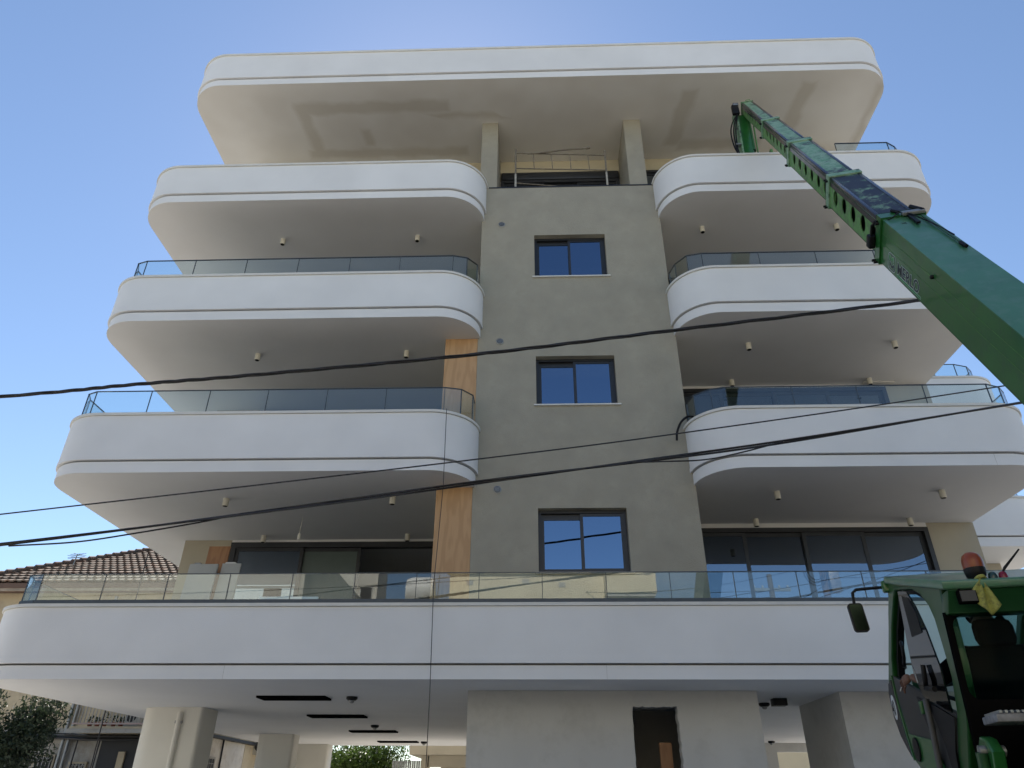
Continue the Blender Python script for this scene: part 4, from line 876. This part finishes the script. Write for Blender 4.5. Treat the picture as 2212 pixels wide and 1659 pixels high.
# emblem and lettering on the left face, reading down the boom
M_navy = mat('lettering_navy', (.012,.022,.035), .5, .02); M_let = mat('lettering_white', (.50,.58,.55), .5, .02); M_lg = mat('lettering_green', (.03,.24,.07), .5, .02)
lo = -W_[4]/2-.0006
def LP(s, n, d=0.): return BM_(s, lo-d, n)
tx = text('boom_lettering', 'MERLO', .185, LP(11.745, -.198, .001), -bu, bn, M_let, TH, offset=.009, sx=1.12)
text('letters', 'MERLO', .185, LP(11.745, -.198, .0022), -bu, bn, M_navy, tx, offset=.003, sx=1.12)
def bquad(nm, s0, s1, n0, n1, d, m, par): return plate(nm, rounded(s0, s1, n0, n1, (.004,)*4, 2), [], .0006, BM_(0, lo-d, 0), -bu, bn, m, par)
bquad('underline_edge', 11.74, 12.46, -.236, -.207, .001, M_let, tx); bquad('underline', 11.745, 12.455, -.232, -.211, .002, M_lg, tx)
def bplate(nm, pts, hl, d, m, par): return plate(nm, pts, hl, .0006, BM_(0, lo-d, 0), -bu, bn, m, par)
eb = rounded(11.435, 11.685, -.238, -.035, (.06,)*4, 6)
em = bplate('emblem_border', eb, [rounded(11.442, 11.678, -.231, -.042, (.055,)*4, 6)], .001, M_let, tx)
bplate('emblem_field', rounded(11.443, 11.677, -.230, -.043, (.054,)*4, 6), [], .0006, M_navy, tx)
bplate('emblem_inner', rounded(11.455, 11.665, -.220, -.053, (.046,)*4, 6), [], .0012, M_green, tx)
def Mshape(s0, s1, n0, n1, t):
    w_ = s1-s0; m_ = (s0+s1)/2
    return [(s0,n0),(s0,n1),(s0+t,n1),(m_,n0+(n1-n0)*.45),(s1-t,n1),(s1,n1),(s1,n0),(s1-t,n0),(s1-t,n1-.035),(m_,n0+.005),(s0+t,n1-.035),(s0+t,n0)]
bplate('emblem_letter', Mshape(11.47,11.62,-.125,-.058,.022), [], .002, M_let, tx); bplate('emblem_letter', Mshape(11.50,11.65,-.210,-.135,.022), [], .002, M_let, tx)
bplate('emblem_letter_core', Mshape(11.474,11.616,-.122,-.062,.013), [], .003, M_lg, tx); bplate('emblem_letter_core', Mshape(11.504,11.646,-.207,-.139,.013), [], .003, M_navy, tx)
# lift cylinder under the base section
tube('lift_cylinder', [BM_(16.6, 0, -.5), BM_(14.2, 0, -.32)], .10, M_greend, TH, 16)

# --- jib at the boom tip, hanging down behind the balcony front
jb = box('jib_arm', 5.12, 5.40, 12.32, 12.55, 14.75, 16.62, M_green, TH, F=lambda c: Vector((c.x+(c.z-14.75)*.035, c.y, c.z)), bev=.015)
box('jib_flange', 5.10, 5.145, 12.26, 12.60, 14.75, 16.85, M_worn, jb, F=lambda c: Vector((c.x+(c.z-14.75)*.04, c.y, c.z)), bev=.006)
tube('jib_cylinder', [(5.50, 12.45, 16.5), (5.47, 12.45, 15.45)], .065, M_green, jb, 14); tube('cylinder_rod', [(5.46, 12.45, 15.45), (5.44, 12.45, 14.8)], .025, M_steel, jb, 10)
tube('jib_strut', [(5.62, 12.45, 16.35), (5.55, 12.45, 15.0)], .02, M_side, jb, 8); tube('jib_strut', [(5.41, 12.45, 15.6), (5.38, 12.45, 14.8)], .02, M_strip, jb, 8)
box('fork_carriage', 5.48, 5.68, 12.38, 12.5, 15.10, 15.32, M_black, jb, bev=.02); tube('carriage_pin', [(5.62, 12.42, 15.27), (5.86, 12.42, 15.28)], .035, M_black, jb, 10)
box('carriage_plate', 5.84, 5.90, 12.36, 12.5, 15.0, 15.42, M_side, jb, bev=.01)
box('hose_block', 5.08, 5.26, 12.2, 12.3, 16.55, 16.88, M_black, jb, bev=.03); box('block_top', 5.12, 5.26, 12.19, 12.29, 16.85, 16.93, M_steel, jb, bev=.01)
for k, (b_, c__) in enumerate(((.30, .0), (.22, .02), (.16, .05))):
    tube('hydraulic_hose', smooth_path([(5.22, 12.25, 16.6), (5.22-b_*.7, 12.22, 16.2), (5.14-b_*.9+.05, 12.22, 15.8+c__), (5.09-b_*.45, 12.24, 15.3), (5.08, 12.27, 15.0), (5.10, 12.3, 14.6)]), .017, M_black, jb, 6)
box('hose_clamp', 4.98, 5.12, 12.2, 12.3, 15.42, 15.46, M_grey, jb)
tube('tip_loop', [BM_(-.06, -.03, .15), BM_(-.10, -.02, .19), BM_(-.10, .07, .19), BM_(-.06, .09, .15)], .009, M_side, jb, 6)
box('tip_plate', -.07, -.052, -.15, .15, -.15, .17, M_worn, jb, F=FB)

# ------------------------------------------------------------------ cleaning rag tied to the beacon
bm = bmesh.new(); cols = 15; rowz = 16; g = []
for j in range(rowz):
    t = j/(rowz-1); row = []
    for i in range(cols):
        u = i/(cols-1); zl = 2.855-.115*t*(1 if u < .5 else 1)
        # left edge hangs short, right edge sweeps down to a pointed corner
        xl = .195-.085*min(1, t*1.25); xr = .20+.075*t
        x = xl+(xr-xl)*u; z = 2.85-(.11+.115*math.sin(min(1, u/.62)*math.pi/2)**1.3-.06*max(0, (u-.62)/.38))*t
        y = -1.405-.012*math.sin(u*15+t*2)*(.3+t)-.01*math.sin(u*7)
        row.append(bm.verts.new(ML(y, x, z)))
    g.append(row)
for j in range(rowz-1):
    for i in range(cols-1): bm.faces.new((g[j][i], g[j][i+1], g[j+1][i+1], g[j+1][i]))
M_rag = mat('yellow_cloth', (.33,.34,.09), .9, .2, 14, .3, 200, dirt=(.14,.14,.06), dirt_amt=.35)
rg = tag(obj('cleaning_rag', bm, M_rag, None, True), 'dirty yellow rag knotted under the orange beacon', 'rag')
md = rg.modifiers.new('thick', 'SOLIDIFY'); md.thickness = .003
tube('rag_knot', smooth_path([ML(-1.36,.18,2.845), ML(-1.40,.19,2.86), ML(-1.41,.215,2.865), ML(-1.37,.24,2.86)]), .013, M_rag, rg, 8)

# ------------------------------------------------------------------ driver
def skin(name, joints, edges, m, parent=None, sub=2):
    me = bpy.data.meshes.new(name); me.from_pydata([p for p, r in joints], edges, []); o = bpy.data.objects.new(name, me); C.objects.link(o)
    md = o.modifiers.new('s', 'SKIN'); sv = me.skin_vertices[0].data
    for i, (p, r) in enumerate(joints): sv[i].radius = (r, r) if not isinstance(r, tuple) else r; sv[i].use_root = (i == 0)
    ss = o.modifiers.new('u', 'SUBSURF'); ss.levels = ss.render_levels = sub
    bpy.context.view_layer.update(); dg = bpy.context.evaluated_depsgraph_get(); m2 = bpy.data.meshes.new_from_object(o.evaluated_get(dg)); bpy.data.objects.remove(o)
    m2.materials.clear(); m2.name = name; return settle(m2, name, parent, m, True)
M_skin = mat('skin', (.17,.085,.055), .55, .08, 12); M_shirt = mat('dark_shirt', (.010,.011,.016), .95, .2, 12, spec=.05); M_trou = mat('dark_trousers', (.025,.03,.045), .9, .2, 12)
J = [((-0.680,0.380,2.070),0.13),((-0.700,0.380,2.230),0.13),((-0.740,0.380,2.410),0.14),((-0.760,0.380,2.510),0.09),((-0.750,0.380,2.590),0.055),((-0.720,0.380,2.670),0.085),((-0.710,0.380,2.770),0.085),
     ((-0.720,0.200,2.490),0.07),((-0.560,0.040,2.370),0.052),((-0.360,0.040,2.375),0.045),((-0.180,-0.010,2.420),0.033),((-0.100,-0.020,2.445),0.03),
     ((-0.720,0.560,2.490),0.07),((-0.560,0.680,2.290),0.052),((-0.310,0.620,2.230),0.042),((-0.060,0.540,2.270),0.03),((0.000,0.520,2.290),0.035),
     ((-0.410,0.260,2.060),0.09),((-0.080,0.240,2.110),0.065),((0.060,0.240,1.710),0.05),((0.140,0.240,1.450),0.045),((-0.410,0.500,2.060),0.09),((-0.080,0.520,2.110),0.065),((0.060,0.520,1.710),0.05),((0.140,0.520,1.450),0.045)]
Ed = [(0,1),(1,2),(2,3),(3,4),(4,5),(5,6),(2,7),(7,8),(8,9),(9,10),(10,11),(2,12),(12,13),(13,14),(14,15),(15,16),(0,17),(17,18),(18,19),(19,20),(0,21),(21,22),(22,23),(23,24)]
P_ = skin('person', [(ML(*p), r) for p, r in J], Ed, M_skin)
tag(P_, 'driver in dark clothes and cap, seated in the cab, hand on the door sill', 'person')
skin('shirt', [(ML(*J[i][0]), J[i][1]+.012) for i in (0,1,2,3,7,8,9,12,13,14)], [(0,1),(1,2),(2,3),(2,4),(4,5),(5,6),(2,7),(7,8),(8,9)], M_shirt, P_)
skin('trousers', [(ML(*J[i][0]), J[i][1]+.010) for i in (0,17,18,19,20,21,22,23,24)], [(0,1),(1,2),(2,3),(3,4),(0,5),(5,6),(6,7),(7,8)], M_trou, P_)
lathe('cap', [(.10,0),(.102,.04),(.08,.085),(.03,.105),(.0,.108)], ML(-.715,.38,2.775), M_shirt, P_, n=20)
tube('cap_peak', [ML(-.64,.38,2.79), ML(-.54,.38,2.78)], [.07,.05], M_shirt, P_, 10)
lathe('ear_muff', [(.03,0),(.045,.02),(.045,.04),(.02,.06)], ML(-.72,.46,2.71), M_black, P_, axis=rv, n=14)
# palm and five fingers hanging over the sill, cigarette between two of them
skin('hand', [(ML(-.05,-.025,2.448),(.024,.034)),(ML(.01,-.045,2.440),(.020,.040)),(ML(.045,-.055,2.425),(.016,.038))], [(0,1),(1,2)], M_skin, P_)
for k, (df, dz, L) in enumerate(((.085,.028,.9),(.075,.008,1.),(.06,-.012,.95),(.04,-.03,.8))):
    a = Vector((.045,-.055+.004*k,2.43-.014*k+.015)); f_ = [a, a+Vector((.032*L,-.006,-.002-.005*k)), a+Vector((.058*L,-.008,-.014-.006*k)), a+Vector((.072*L,-.004,-.034-.006*k))]
    skin('finger', [(ML(*p), r) for p, r in zip(f_, (.0095,.009,.0082,.0068))], [(0,1),(1,2),(2,3)], M_skin, P_, 1)
skin('thumb', [(ML(-.01,-.03,2.46),.012),(ML(.03,-.03,2.468),.010),(ML(.06,-.035,2.455),.008)], [(0,1),(1,2)], M_skin, P_, 1)
cg = tag(tube('cigarette', [ML(.085,-.068,2.395), ML(.115,-.075,2.372)], .005, M_cap), 'white cigarette held between the fingers of the driver', 'cigarette')

for k, x in enumerate((-15, -9.5, -4, 2.5, 8)):  # unseen tree row added to darken light bounced onto the lower facade
    tree('bounce_dimming_tree', (x, -4.4, 0), (x, -4.4, 3.2), (2.4, 1.2, 1.7), 3500, .20, (.03,.05,.02), 'added unseen tree behind the viewer dimming the bounced light, %s from the left' % ('first', 'second', 'third', 'fourth', 'fifth')[k], 20+k, 8)['group'] = 'added unseen trees across the road'

cb = bpy.data.objects['cream_building']
box('corner_balcony', 2.75, 4.75, -5.998, -5.1, 8.75, 9.75, bpy.data.materials['cream_building_wall'], cb)
box('balcony_shade_slab', 2.8, 4.7, -5.95, -5.15, 8.62, 8.748, M_room, cb)  # grey slab coloured darker for the shade below the balcony
for x, z in ((-2.9, 9.3), (-.6, 9.35), (.9, 9.2), (4.3, 9.45)): box('plaster_patch', x, x+.28, -5.998 if x < 2 else -5.098, -5.985 if x < 2 else -5.085, z, z+.2, M_room, cb)
box('roof_unit', -1.8, -1.1, -7.5, -6.9, 9.75, 10.6, M_boardw, cb)
